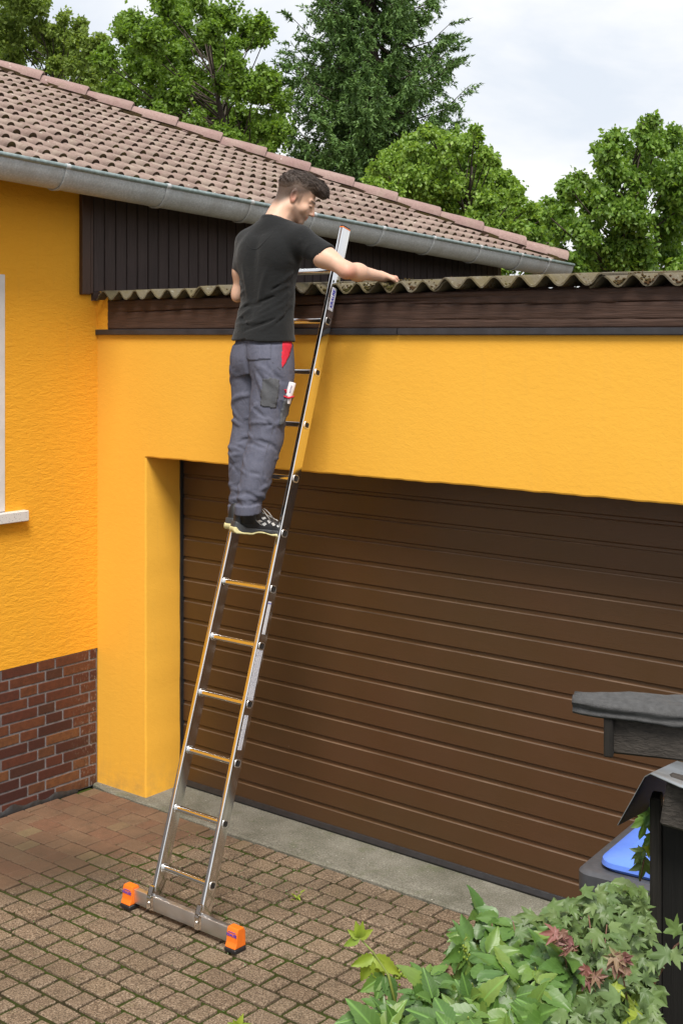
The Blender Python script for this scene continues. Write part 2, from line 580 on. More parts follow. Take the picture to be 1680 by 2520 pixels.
def m_print(name, sx, sy, thr):
    t = NT(name)
    v = t.vec((sx, sx, sy), 'obj')
    n = t.noise(v, 1.0, 2, 0.9)
    row = t.math('SINE', t.math('MULTIPLY', t.noise(t.vec((0, 0, 1), 'obj'), 1, 0), 1))
    c = t.mix(t.ramp(n, [(thr, 0), (thr + 0.05, 1)]), (0.62, 0.62, 0.66), (0.22, 0.22, 0.30))
    return t.set(c, 0.4, 0, 0.4)


M['print_fine'] = m_print('printed_sticker_fine', 420, 260, 0.60)
M['print_dense'] = m_print('printed_sticker_dense', 300, 240, 0.52)


def m_leaf(name, cols, rough=0.45, trans=0.30, spec=0.4, vein=False, objrand=True, tip=None):
    t = NT(name)
    rnd = t.geo.outputs['Random Per Island']
    if objrand: rnd = t.math('FRACT', t.math('ADD', rnd, t.oi.outputs['Random']))
    n = len(cols)
    c = t.ramp(rnd, [(i / (n - 1), col) for i, col in enumerate(cols)])
    v = t.vec()
    c = t.mix(t.math('MULTIPLY', t.ramp(t.noise(v, 25, 3), [(0.4, 0), (0.7, 1)]), 0.3), c, [x * 0.55 for x in cols[0]])
    if vein:
        sp_ = t.n.new('ShaderNodeSeparateXYZ'); t.l.new(t.tc.outputs['Object'], sp_.inputs[0])
        ax_ = t.math('ABSOLUTE', sp_.outputs['X'])
        mid_ = t.ramp(ax_, [(0.0, .75), (0.0010, 0.6), (0.0018, 0)])
        w_ = t.math('SINE', t.math('MULTIPLY', t.math('SUBTRACT', sp_.outputs['Y'], t.math('MULTIPLY', ax_, 0.9)), 460))
        sv = t.ramp(t.math('MULTIPLY_ADD', w_, 0.5, 0.5), [(0.80, 0), (0.97, 0.08)])
        c = t.mix(t.math('MAXIMUM', mid_, sv), c, [min(1, x * 2.0 + 0.02) for x in cols[1]])
        t.bump(t.math('MAXIMUM', mid_, sv), 0.6, 0.002)
    t.set(c, rough, 0, spec)
    tr = t.n.new('ShaderNodeBsdfTranslucent')
    t.l.new(t.mix(1.0, c, (1.25, 1.25, 0.55), 'MULTIPLY'), tr.inputs['Color'])
    ms = t.n.new('ShaderNodeMixShader')
    ms.inputs[0].default_value = trans
    t.l.new(t.p.outputs[0], ms.inputs[1]); t.l.new(tr.outputs[0], ms.inputs[2])
    t.l.new(ms.outputs[0], t.out.inputs[0])
    return t.m


M['oak_leaf'] = m_leaf('oak_leaf', [(0.1082, 0.1919, 0.0279), (0.1657, 0.2879, 0.0418), (0.2268, 0.3577, 0.0559), (0.1309, 0.2268, 0.0349)], 0.5, 0.45)
M['ash_leaf'] = m_leaf('far_tree_leaf', [(0.1524, 0.2246, 0.0453), (0.2191, 0.3145, 0.0647), (0.2857, 0.3773, 0.089)], 0.55, 0.45)
M['linden_leaf'] = m_leaf('linden_leaf', [(0.1069, 0.2063, 0.0336), (0.168, 0.298, 0.0459), (0.2522, 0.3896, 0.0687), (0.1299, 0.2369, 0.0459)], 0.42, 0.45)
M['linden_leaf2'] = m_leaf('linden_leaf_fresh', [(0.1403, 0.2474, 0.0413), (0.231, 0.3712, 0.0593), (0.3299, 0.4784, 0.0909), (0.1567, 0.2722, 0.0494)], 0.42, 0.45)
M['needle'] = m_leaf('spruce_needle', [(0.0621, 0.132, 0.0318), (0.1057, 0.1994, 0.0475), (0.1555, 0.2639, 0.0634)], 0.55, 0.12)
M['creeper_leaf'] = m_leaf('creeper_leaf', [(0.0496, 0.1105, 0.0211), (0.0854, 0.1716, 0.0304), (0.0717, 0.1495, 0.0398), (0.1213, 0.2145, 0.0398), (0.1626, 0.2405, 0.0468)], 0.40, 0.20, 0.45, True)
M['maple_leaf'] = m_leaf('maple_leaf', [(0.0862, 0.1435, 0.0473), (0.1216, 0.1865, 0.0645), (0.1013, 0.1626, 0.043), (0.1521, 0.2151, 0.0774)], 0.45, 0.22)
M['young_leaf'] = m_leaf('young_leaf', [(0.24, 0.34, 0.040), (0.32, 0.39, 0.050), (0.19, 0.30, 0.040)], 0.45, 0.35)
M['red_leaf'] = m_leaf('red_leaf', [(0.24, 0.095, 0.082), (0.27, 0.19, 0.115), (0.20, 0.080, 0.078), (0.25, 0.25, 0.12)], 0.5, 0.25)
M['stem'] = simple('red_stem', (0.13, 0.060, 0.035), 0.6)
M['stem_green'] = simple('green_stem', (0.17, 0.21, 0.04), 0.55)
M['bark'] = simple('bark', (0.060, 0.045, 0.034), 0.9, 0, 0.4, 14, 0.8, 40, 0.02)
M['felt'] = simple('roofing_felt', (0.055, 0.055, 0.056), 0.85, 0, 0.25, 60, 0.6, 260, 0.004)
M['flash'] = simple('grey_flashing', (0.20, 0.215, 0.23), 0.45, 0.2, 0.3, 10, 0.2, 30)
M['bin_body'] = simple('dark_grey_plastic', (0.060, 0.062, 0.070), 0.48, 0, 0.15, 40, 0.15, 150)
M['bin_lid'] = simple('blue_plastic', (0.105, 0.215, 0.70), 0.38, 0, 0.06, 20)
M['skin_plain'] = simple('skin_plain', (0.52, 0.31, 0.22), 0.5)

# ================================================================== SETTING
# ground sheet to the horizon (its top is the bed the pavers lie in)
g = MB()
g.add([(-900, -900, -0.030), (900, -900, -0.030), (900, 900, -0.030), (-900, 900, -0.030)], [(0, 1, 2, 3)])
tag(g.build('ground', simple('soil_ground', (0.075, 0.070, 0.045), 0.95, 0, 0.4, 3, 0.5, 20)), kind='structure')

paving = empty('paving', (1.5, -1.5, 0))
tag(paving, kind='structure')
# mossy bed, slightly lumpy
nx, ny = 150, 150
bx0, bx1, by0, by1 = -0.02, 5.6, -4.2, -0.05
vs = []
for j in range(ny + 1):
    for i in range(nx + 1):
        x = bx0 + (bx1 - bx0) * i / nx; y = by0 + (by1 - by0) * j / ny
        redz = min(1, max(0, (1.1 - x + 0.3 * y) * 2))
        h = mnoise.fractal(Vector((x * 5, y * 5, 0)), 1.0, 2.0, 4) * 0.006 + mnoise.noise(Vector((x * 1.3, y * 1.3, 4))) * 0.004
        vs.append((x, y, min(0.0006, -0.0098 + h * (1 - 0.6 * redz) - 0.002 * redz)))
fs = [(j * (nx + 1) + i, j * (nx + 1) + i + 1, (j + 1) * (nx + 1) + i + 1, (j + 1) * (nx + 1) + i) for j in range(ny) for i in range(nx)]
mb = MB(); mb.add(vs, fs)
mb.build('joint_bed', M['bed'], paving, True)


def paver_mesh(w, d, seed, ch=0.006):
    r = random.Random(seed)
    def ring(ins, z, jit):
        out = []
        for sx, sy in ((-1, -1), (1, -1), (1, 1), (-1, 1)):
            # clipped corners: two verts per corner
            for k in ((0, 1) if (sx * sy > 0) else (1, 0)):
                c = 0.002 + 0.003 * r.random()
                x = sx * (w / 2 - ins - (c if k == 0 else 0)) + r.uniform(-jit, jit)
                y = sy * (d / 2 - ins - (c if k == 1 else 0)) + r.uniform(-jit, jit)
                out.append((x, y, z))
        # order around
        out.sort(key=lambda p: math.atan2(p[1] / d, p[0] / w))
        return out
    top = ring(ch, 0.0, 0.0010); mid = ring(0.0, -ch * 0.8, 0.0012); bot = [(x, y, -0.04) for x, y, z in mid]
    n = 8
    v = top + mid + bot
    f = [tuple(range(8))]
    for a in (0, 8):
        f += [(a + n + i, a + n + (i + 1) % n, a + (i + 1) % n, a + i) for i in range(n)]
    me = bpy.data.meshes.new('paver'); me.from_pydata(v, [], f); me.update()
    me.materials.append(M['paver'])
    return me


BIGP = [paver_mesh(0.139, 0.1025, s, 0.0045) for s in range(5)]
SMLP = [paver_mesh(0.0735, 0.1025, s + 20, 0.0045) for s in range(5)]
BIGR = [paver_mesh(0.153, 0.116, s + 40, 0.004) for s in range(3)]
SMLR = [paver_mesh(0.084, 0.116, s + 60, 0.004) for s in range(3)]
allp = []
PER, ROW = 0.2455, 0.1215
for j in range(-1, 34):
    y = -0.118 - j * ROW
    if y > -0.10: continue
    off = (0.142 * j + 0.06) % PER
    for i in range(-1, 24):
        for big in (True, False):
            x = off + i * PER + (0 if big else 0.1225) - 0.1
            w = 0.143 if big else 0.077
            cut = 1.0
            if x - w / 2 < 0.012:
                keep = x + w / 2 - 0.012
                if keep < 0.02: continue
                x = 0.012 + keep / 2; cut = keep / w
            if x > 5.5: continue
            red = (1.1 - x + 0.3 * y) + random.uniform(-.12, .12) > 0
            px, py = proj((x, y, 0))
            vis = -120 < px < 1800 and 1800 < py < 2640
            if not vis: continue
            zj = random.gauss(0, 0.0016) + 0.004 * mnoise.noise(Vector((x * 1.4, y * 1.4, 0)))
            tl = (random.gauss(0, 0.010), random.gauss(0, 0.010), random.gauss(0, 0.014))
            if red: zj *= 0.5; tl = tuple(a * 0.4 for a in tl)
            depth = float((np.array([x, y, 0]) - CAM) @ FWD)
            inframe = -40 < px < 1720 and 1850 < py < 2570
            hidden = px > 1000 and py > 2160 + (px - 1000) * -0.2
            allp.append((depth + (0 if inframe and not hidden else 50) + (0 if big else 0.35), x, y, zj, tl, big, red, cut))
allp.sort()
rest = MB()
for k, (dep, x, y, zj, tl, big, red, cut) in enumerate(allp):
    me = random.choice((BIGR if big else SMLR) if red else (BIGP if big else SMLP))
    Mx = Matrix.Translation((x, y, zj)) @ Matrix.Rotation(tl[0], 4, 'X') @ Matrix.Rotation(tl[1], 4, 'Y') @ Matrix.Rotation(tl[2], 4, 'Z') @ Matrix.Diagonal((cut, 1, 1, 1))
    if k < 300:
        o = link('paver', me, None, None)
        o.rotation_euler = tl
        o.scale = (cut, 1, 1)
        o.location = (x, y, zj)
        setpar(o, paving)
    else:
        rest.add([Mx @ v.co for v in me.vertices], [tuple(p.vertices) for p in me.polygons])
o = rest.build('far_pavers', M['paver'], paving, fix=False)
tag(o, kind='stuff')

# concrete apron in front of the garage door
ap = MB()
nA = 120
prev = None
vs, fs = [], []
for i in range(nA + 1):
    x = 0.0 + 5.4 * i / nA
    e = -0.060 + 0.010 * mnoise.noise(Vector((x * 6, 0, 0))) + 0.012 * mnoise.noise(Vector((x * 1.5, 3, 0)))
    if x < 0.12: e = -0.035 - 0.2 * max(0, x - 0.02)
    vs += [(x, e, -0.02), (x, e, 0.004), (x, e + 0.012, 0.012), (x, 0.6, 0.022)]
for i in range(nA):
    a = i * 4
    for k in range(3): fs.append((a + k, a + 4 + k, a + 5 + k, a + 1 + k))
ap.add(vs, fs)
tag(ap.build('concrete_apron', M['concrete'], None), kind='structure')

# ================================================================== HOUSE (left)
house = empty('house', (-0.15, 1.0, 0))
tag(house, 'yellow rendered house with brick plinth, pink tiled hip roof and zinc gutter', 'house')
FALL, PITCH = -0.0567, 0.41


def rimz(y): return 3.636 + FALL * (y + 1.022)


def roofz(x, y): return rimz(y) + 0.005 + PITCH * (0.40 - x)


# rendered wall with a window opening (window right edge at Y=-0.665)
WY1, WZ0, WZ1 = -0.665, 1.70, 3.035
mb = MB()
mb.box((-0.30, -4.0, 0.0), (-0.016, 4.42, 0.818))                          # plinth core (behind the bricks)
for lo, hi in (((-0.30, WY1, 0.818), (0.0, 4.45, 3.33)), ((-0.30, -4.0, 0.818), (0.0, WY1, WZ0)), ((-0.30, -4.0, WZ1), (0.0, WY1, 3.33)), ((-0.30, -4.0, WZ0), (0.0, -2.0, WZ1))):
    mb.box(lo, hi)
# sloped top under the eaves
mb.add([(-0.3, -4, 3.33), (0, -4, 3.33), (0, 4.45, 3.33), (-0.3, 4.45, 3.33), (-0.3, -4, 3.80), (0, -4, 3.80), (0, 4.45, 3.40), (-0.3, 4.45, 3.40)],
       [(0, 1, 2, 3), (4, 5, 6, 7), (0, 1, 5, 4), (1, 2, 6, 5), (2, 3, 7, 6), (3, 0, 4, 7)])
mb.build('wall', M['plaster_rough'], house)
# return wall of the far gable end
MB().box((-6.0, 4.15, 0.0), (-0.31, 4.45, 3.38)).build('end_wall', M['plaster_rough'], house)

plinth = MB().box((-0.0155, -4.0, 0.0), (-0.0045, -0.002, 0.817)).build('brick_plinth', M['mortar'], house)
bl, bs, bh, jt = 0.240, 0.113, 0.0515, 0.0115


def brick_mesh(L):
    b = MB().box((0, -L / 2, 0), (0.014, L / 2, bh), ch=0.002)
    me = b.mesh('brick'); me.materials.append(M['brick'])
    return me


BRL, BRS = brick_mesh(bl), brick_mesh(bs)
cutcache = {}
for r in range(13):
    z = 0.006 + r * (bh + jt)
    y = -0.012 - (0.0 if r % 2 else 0.060)
    k = r // 2 + (r % 2)
    # a cut piece beside the corner
    first = 0.048 if r % 2 == 0 else None
    pos = []
    if first:
        pos.append((-0.008 - first / 2, first)); y = -0.008 - first - jt
    while y > -1.25:
        L = bl if k % 2 == 0 else bs
        pos.append((y - L / 2, L)); y -= L + jt; k += 1
    for yc, L in pos:
        if L in (bl, bs): me = BRL if L == bl else BRS
        else: me = cutcache.setdefault(L, brick_mesh(L))
        o = link('brick', me, None)
        o.location = (-0.0145 + random.uniform(-.001, .0012), yc, z + random.uniform(-.001, .001))
        o.rotation_euler = (random.gauss(0, 0.004), 0, random.gauss(0, 0.004))
        setpar(o, plinth)
# tar smear at the foot of the plinth
mb = MB()
vs = []; fs = []
for i in range(41):
    y = -1.2 + 1.05 * i / 40
    h = 0.045 + 0.035 * mnoise.noise(Vector((y * 9, 2, 1))) + 0.02 * math.sin(y * 3)
    if y > -0.3: h *= max(0.12, (-y - 0.12) / 0.18)
    vs += [(0.003, y, -0.01), (0.004, y, max(0.004, h)), (-0.014, y, max(0.006, h + 0.004))]
for i in range(40):
    fs += [(3 * i, 3 * i + 3, 3 * i + 4, 3 * i + 1), (3 * i + 1, 3 * i + 4, 3 * i + 5, 3 * i + 2)]
mb.add(vs, fs)
mb.build('bitumen_seal', simple('bitumen', (0.020, 0.020, 0.022), 0.55, 0, 0.5, 30, 0.8, 40), house, True)

# window: white casing and sill
win = empty('window', (0, -1.2, 1.7), house)
win.location = Vector((0, -1.2, 1.7)) - Vector(house.location)
MB().box((-0.16, -0.735, 1.705), (0.004, WY1 + 0.001, WZ1), ch=0.004).build('frame', M['white'], win)
MB().box((-0.16, -2.0, WZ1 - 0.07), (0.003, -0.736, WZ1), ch=0.004).build('frame', M['white'], win)
MB().box((-0.12, -1.99, 1.71), (-0.10, -0.737, WZ1 - 0.072)).build('pane', simple('window_glass', (0.05, 0.06, 0.07), 0.06, 0, 0.05, 3), win)
MB().box((-0.15, -2.05, 1.642), (0.045, -0.532, 1.702), ch=0.004).build('sill', M['sill'], win)

# cladding
clad = MB().box((-0.01, -0.05, 2.90), (0.004, 4.44, 3.36)).build('cladding', M['tongue'], house)
BP = 0.0868
BRD = MB()
BRD.extrude([(0.0, 0.0), (0.0785, 0.0), (0.0795, 0.004), (0.076, 0.014), (0.003, 0.014), (-0.0005, 0.010)], (0.0045, 0, 0), (0.0045, 0, 1.0), axes=((0, 1, 0), (1, 0, 0)))
bme = BRD.mesh('board'); bme.materials.append(M['cladding'])
for k in range(51):
    y = -0.044 + k * BP
    o = link('board', bme, None)
    top = rimz(y) - 0.03
    o.location = (random.uniform(0, 0.002), y, 2.955)
    o.scale = (1, 1, top - 2.955)
    setpar(o, clad)
MB().box((0.0, -0.05, 2.905), (0.026, 4.44, 2.952), ch=0.003).build('bottom_trim', M['cladding'], clad)
cp = MB().box((-0.02, -0.138, 2.935), (0.030, -0.076, 3.56), ch=0.004)
cp.box((0.0, -0.0755, 2.94), (0.024, -0.050, 3.56), ch=0.004)
cp.build('corner_post', M['post'], house)

# rafters, soffit
for k in range(9):
    y = -0.47 + 0.70 * k - 0.06
    if y > 4.3: break
    zt = lambda x: roofz(x, y) - 0.045
    prof = [(-0.3, zt(-0.3)), (0.215, zt(0.215)), (0.215, zt(0.215) - 0.06), (0.10, zt(0.10) - 0.105), (-0.3, zt(-0.3) - 0.105)]
    MB().extrude(prof, (0, y, 0), (0, y + 0.075, 0), axes=((1, 0, 0), (0, 0, 1))).build('rafter', M['rafter'], house)
sf = MB()
sf.add([(-0.3, -4, roofz(-.3, -4) - .042), (0.30, -4, roofz(.30, -4) - .042), (0.30, 4.80, roofz(.30, 4.80) - .042), (-0.3, 4.80, roofz(-.3, 4.8) - .042)], [(0, 1, 2, 3)])
sf.build('soffit_boarding', M['cladding'], house)

# ---- roof
HX, HY = 0.36, 4.86        # eaves corner where the hip starts
roof = empty('roof', (0, 1.5, 3.6))
setpar(roof, house)
dk = MB()
A = (HX, HY); n = 7.0
dk.add([(HX, -4.2, roofz(HX, -4.2) - .035), (HX, HY, roofz(HX, HY) - .035), (HX - n, HY - n, roofz(HX - n, HY - n) - .035), (HX - n, -4.2, roofz(HX - n, -4.2) - .035)], [(0, 1, 2, 3)])
dk.build('roof_deck', M['rafter'], roof)
ts = MB()      # the slope behind the hip, facing away from the yard
ts.add([(HX, HY, roofz(HX, HY) - .03), (HX - 2 * n, HY, roofz(HX, HY) - .03), (HX - n, HY - n, roofz(HX - n, HY - n) - .03)], [(0, 1, 2)])
ts.build('rear_slope', M['tile'], roof)

TW, TC = 0.236, 0.2335           # tile cover width, course length along the slope
SL = Vector((-1, 0, PITCH)).normalized()          # up the slope
EA = Vector((0, 1, FALL)).normalized()            # along the eaves
NR = SL.cross(EA)
if NR.z < 0: NR = -NR


def tile_profile():
    pts = []
    rw = 0.030
    def roll(c):
        for k in range(9):
            a = math.pi * (1 - k / 8)
            pts.append((c + rw * math.cos(a), 0.007 + 0.036 * math.sin(a) ** 0.85))
    pts.append((0.0, 0.004))
    roll(0.042)
    pts.append((0.084, 0.003)); pts.append((0.116, 0.003))
    roll(0.160)
    pts.append((0.204, 0.003)); pts.append((TW - 0.002, 0.004))
    return pts


TP = tile_profile()


def tile_geo():
    L = TC + 0.06
    lift = 0.026
    n = len(TP)
    vs = []
    for s, z in ((0.0, lift), (L * 0.5, lift * 0.55), (L, 0.0)):
        vs += [(u, s, h + z) for u, h in TP]
    fs = [(r * n + i, r * n + i + 1, (r + 1) * n + i + 1, (r + 1) * n + i) for r in range(2) for i in range(n - 1)]
    ms = [0] * len(fs)
    # lower end face: down to the tile below, dark with dirt
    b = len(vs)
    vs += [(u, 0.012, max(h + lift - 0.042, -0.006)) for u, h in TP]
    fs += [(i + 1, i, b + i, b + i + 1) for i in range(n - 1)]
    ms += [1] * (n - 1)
    return vs, fs, ms


tv, tf, tm = tile_geo()
tme = bpy.data.meshes.new('roof_tile')
tme.from_pydata(tv, [], tf); tme.polygons.foreach_set('material_index', tm)
tme.polygons.foreach_set('use_smooth', [True] * len(tf)); tme.update()
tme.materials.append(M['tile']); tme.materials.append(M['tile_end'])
O0 = Vector((0.375, 0, roofz(0.375, 0) - 0.040))
hipn = Vector((1, -1, 0)).normalized()               # keep side of the vertical plane through the hip
hip0 = Vector((HX, HY, 0))
for cidx in range(0, 19):
    for t in range(-9, 22):
        base = O0 + SL * (cidx * TC) + EA * (t * TW + 0.03)
        mid = base + EA * (TW / 2) + SL * (TC / 2)
        p = proj(np.array(mid))
        if p[0] < -110 or p[1] < 90 or p[1] > 720: continue
        dist = (mid - hip0).dot(hipn)
        if dist < -0.16: continue
        Mx = Matrix((EA, SL, NR)).transposed().to_4x4()
        j = Matrix.Rotation(random.gauss(0, 0.008), 4, 'Z') @ Matrix.Rotation(random.gauss(0, 0.008), 4, 'X')
        Mw = Matrix.Translation(base + NR * random.gauss(0.002, 0.002)) @ Mx @ j
        if dist < 0.20:
            bm = bmesh.new(); bm.from_mesh(tme)
            Mi = Mw.inverted()
            co = Mi @ (hip0 + Vector((0, 0, base.z))); no = (Mi.to_3x3() @ hipn)
            bmesh.ops.bisect_plane(bm, geom=bm.verts[:] + bm.edges[:] + bm.faces[:], plane_co=Mi @ (Vector((HX, HY, 0))), plane_no=no, clear_inner=True, dist=1e-5)
            if len(bm.faces) == 0: bm.free(); continue
            me = bpy.data.meshes.new('roof_tile'); bm.to_mesh(me); bm.free()
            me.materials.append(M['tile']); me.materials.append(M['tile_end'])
        else: me = tme
        o = link('roof_tile', me, None)
        o.matrix_world = Mw
        o.location = Mw.translation
        o.rotation_euler = Mw.to_euler()
        setpar(o, roof)

# hip caps: tapered half-round tiles laid from the eaves upwards
hd = Vector((-1, -1, PITCH - FALL * 1.0))
hd.z = roofz(HX - 1, HY - 1) - roofz(HX, HY)
hd.normalize()
hs = Vector((1, -1, 0)).normalized()
hu = hs.cross(hd)
if hu.z < 0: hu = -hu
for k in range(17):
    s0 = -0.02 + 0.392 * k
    b0 = Vector((HX, HY, roofz(HX, HY) + 0.004)) + hd * s0
    L = 0.44
    vs = []; n = 12
    for s, r, lift in ((0.0, 0.101, 0.028), (0.012, 0.105, 0.030), (L * .5, 0.099, 0.020), (L, 0.091, 0.006)):
        for i in range(n + 1):
            a = math.pi * i / n
            sq = 1.0
            vs.append(b0 + hd * s + hs * (r * math.cos(a)) + hu * (lift - 0.012 + r * 0.86 * math.sin(a) ** 0.8))
    fs = [(q * (n + 1) + i, q * (n + 1) + i + 1, (q + 1) * (n + 1) + i + 1, (q + 1) * (n + 1) + i) for q in range(3) for i in range(n)]
    ms = [0] * len(fs)
    b = len(vs)
    for i in range(n + 1):
        a = math.pi * i / n
        vs.append(b0 + hd * 0.004 + hs * (0.090 * math.cos(a)) + hu * (0.018 + 0.090 * 0.8 * math.sin(a)))
    fs += [(i, i + 1, b + i + 1, b + i) for i in range(n)]
    ms += [0] * n
    fs += [tuple(range(b, b + n + 1))]; ms += [1]
    mb = MB(); mb.add(vs, fs); mb.m = ms
    o = mb.build('hip_cap', [M['cap'], M['tile_end']], roof)
    auto_smooth(o, 50)
# mortar / moss line beneath the caps
mb = MB()
vs = []; fs = []
for i in range(160):
    s = 0.042 * i
    c = Vector((HX, HY, roofz(HX, HY))) + hd * s
    w = 0.098 + 0.016 * mnoise.noise(Vector((s * 5, 0, 0)))
    vs += [c + hs * w - hu * 0.03, c + hs * (w - 0.002) + hu * 0.022, c + hs * 0.05 + hu * 0.05]
for i in range(159):
    fs += [(3 * i, 3 * i + 3, 3 * i + 4, 3 * i + 1), (3 * i + 1, 3 * i + 4, 3 * i + 5, 3 * i + 2)]
mb.add(vs, fs)
mb.build('hip_mortar', M['tile_end'], roof)

# ---- gutter
gut = empty('gutter', (0.35, 1.5, 3.5)); setpar(gut, house)
gr = 0.104; gcx = 0.45 - gr
prof = []
for k in range(17):
    a = math.pi + math.pi * k / 16
    prof.append((gcx + gr * math.cos(a), 1.12 * gr * math.sin(a)))
inner = [(gcx + (u - gcx) * 0.975, v * 0.975) for u, v in prof][::-1]
y0, y1 = -1.9, 4.90
mb = MB().extrude(prof + inner, (0, y0, rimz(y0)), (0, y1, rimz(y1)), axes=((1, 0, 0), (0, 0, 1)))
# end cap
mb.extrude(prof, (0, y1 - 0.004, rimz(y1)), (0, y1 + 0.003, rimz(y1)), axes=((1, 0, 0), (0, 0, 1)))
auto_smooth(mb.build('trough', M['zinc'], gut), 60)
auto_smooth(MB().tube([(0.452, y0, rimz(y0)), (0.452, y1 + 0.004, rimz(y1))], 0.0135, 12).build('rim_bead', M['zinc_rim'], gut), 60)
for y in (-1.30, -0.58, 0.15, 0.87, 1.46, 2.21, 2.82, 3.46, 4.05, 4.49):
    ys = y + random.uniform(-.01, .01)
    lean = 0.045
    vs = []; fs = []
    n = 18
    for i in range(n + 1):
        a = math.pi + math.pi * i / n
        yy = ys + lean * 0.0
        for dy in (-0.013, 0.013):
            for rr in (gr + 0.002, gr + 0.007):
                vs.append((gcx + rr * math.cos(a), yy + dy, rimz(yy) + 1.12 * rr * math.sin(a)))
    for i in range(n):
        a = 4 * i
        fs += [(a + 1, a + 5, a + 7, a + 3), (a, a + 4, a + 5, a + 1), (a + 2, a + 6, a + 7, a + 3)]
    mb = MB(); mb.add(vs, fs)
    mb.tube([(0.452, ys - 0.014, rimz(ys)), (0.452, ys + 0.014, rimz(ys))], 0.0165, 12)
    auto_smooth(mb.build('bracket', M['zinc'], gut), 50)

# green painted board of the open porch at the far end
MB().box((-0.02, 4.02, 3.09), (0.02, 5.2, 3.14)).build('green_board', simple('green_paint', (0.065, 0.11, 0.035), 0.5), house)

# ================================================================== GARAGE
garage = empty('garage', (2.4, 1.5, 0))
tag(garage, 'yellow rendered garage with brown slatted door under a mossy corrugated roof', 'garage')
JX, LZ, DY = 0.428, 1.985, 0.288
GX1 = 5.2


# front wall as one mesh: pier, lintel (a fine outline so that the lower edge is hand-plastered)
mb = MB()
n = 140
low = [(JX + (4.6 - JX) * i / n, LZ + 0.0035 * mnoise.noise(Vector((i * 0.35, 0, 0))) + 0.004 * mnoise.noise(Vector((i * 0.06, 5, 0)))) for i in range(n + 1)]
jm = 40
left = [(JX + 0.004 * mnoise.noise(Vector((0, k * 0.3, 9))) + 0.003 * mnoise.noise(Vector((0, k * 1.1, 2))), 0.012 + (LZ - 0.012) * k / jm) for k in range(jm)]
c = 0.009                                   # rounded arris
yb = 0.268
mb = MB()
vs = []; fs = []
for x, z in left:                           # pier: outer edge, arris, reveal
    vs += [(0.0, 0.0, z), (x - c, 0.0, z), (x - 0.3 * c, 0.3 * c, z), (x, c, z), (x + 0.004 * mnoise.noise(Vector((z * 4, 1, 1))), yb, z)]
x, z = left[-1]
vs += [(0.0, 0.0, LZ), (x - c, 0.0, LZ), (x - .3 * c, .3 * c, LZ), (x, c, LZ), (x, yb, LZ)]
for k in range(jm):
    for q in range(4): fs.append((k * 5 + q, k * 5 + q + 1, k * 5 + q + 6, k * 5 + q + 5))
mb.add(vs, fs)
vs = [(0.0, 0.0, LZ), (0.0, 0.0, 2.70)]; fs = []
cols = [(JX - c, LZ)] + low
for q_, (x, z) in enumerate(cols):
    vs += [(x, 0.0, 2.70), (x, 0.0, z + (c if q_ else 0.0)), (x, 0.3 * c, z + .3 * c), (x, c, z), (x, yb, z)]
fs.append((0, 3, 2, 1))
for k in range(len(cols) - 1):
    a = 2 + k * 5
    for q in range(4): fs.append((a + q, a + q + 1, a + q + 6, a + q + 5))
mb.add(vs, fs)
mb.box((4.6, 0.0, 0.012), (GX1, yb, 2.70))
mb.box((0.0, 0.005, 0.012), (JX - 0.02, yb - 0.005, 2.69))
fw = mb.build('front_wall', M['plaster_smooth'], garage)
for pl in fw.data.polygons: pl.use_smooth = abs(pl.normal.y) < 0.5
MB().box((GX1 - 0.24, 0.270, 0.0), (GX1, 4.0, 2.70)).build('side_wall', M['plaster_smooth'], garage)
MB().box((0.005, 3.9, 0.0), (GX1 - 0.245, 4.0, 2.8)).build('back_wall', M['plaster_smooth'], garage)
# black door frame strip in the reveal
MB().box((JX - 0.03, 0.2685, 0.012), (JX + 0.012, 0.30, LZ + 0.03)).build('door_jamb', M['rubber'], garage)

# door made of slats
door = empty('garage_door', (2.4, DY, 0)); setpar(door, garage)
SP = 0.1226
# profile (y out, z): the upward-facing lip at the bottom of each groove has its highlight painted in a paler colour
prof = [(0.0, 0.0), (0.0, 0.0945), (0.0035, 0.0990), (0.0075, 0.1015), (0.0080, 0.1150), (0.0060, 0.1170), (0.0, SP + 0.0006), (0.024, SP + 0.0006), (0.024, 0.0)]
smb = MB().extrude(prof, (0, 0, 0), (4.16, 0, 0), axes=((0, 1, 0), (0, 0, 1)))
smb.m[1] = 1
sme = smb.mesh('slat'); sme.materials.append(M['door']); sme.materials.append(M['lip_highlight'])
bm = bmesh.new(); bm.from_mesh(sme); bmesh.ops.recalc_face_normals(bm, faces=bm.faces[:]); bm.to_mesh(sme); bm.free()
for k in range(17):
    z = 0.0335 + k * SP - 0.0
    if z > LZ + 0.02: break
    o = link('slat', sme, None)
    o.location = (JX + 0.006, DY + (0.0 if k % 4 else 0.0012), z)
    setpar(o, door)
MB().box((JX + 0.006, DY + 0.026, 0.03), (4.58, DY + 0.045, 2.2)).build('door_core', M['dark'], door)
sb = MB()
sb.extrude([(-0.012, 0.0), (-0.016, 0.010), (-0.006, 0.030), (-0.002, 0.034), (0.03, 0.034), (0.03, 0.0)], (JX + 0.008, DY, 0.0185), (4.59, DY, 0.0185), axes=((0, 1, 0), (0, 0, 1)))
sb.build('bottom_seal', M['rubber'], door)

# drip strip in two lengths with a small gap
xg = 2.262
for a, b in ((0.0, xg - 0.002), (xg + 0.003, GX1)):
    mb = MB().extrude([(0.0, 0.0), (-0.018, -0.004), (-0.020, 0.001), (-0.020, 0.026), (-0.004, 0.029), (0.02, 0.029), (0.02, 0.0)], (a + 0.004, 0, 2.700), (b, 0, 2.700), axes=((0, 1, 0), (0, 0, 1)))
    mb.build('drip_strip', M['drip'], garage)

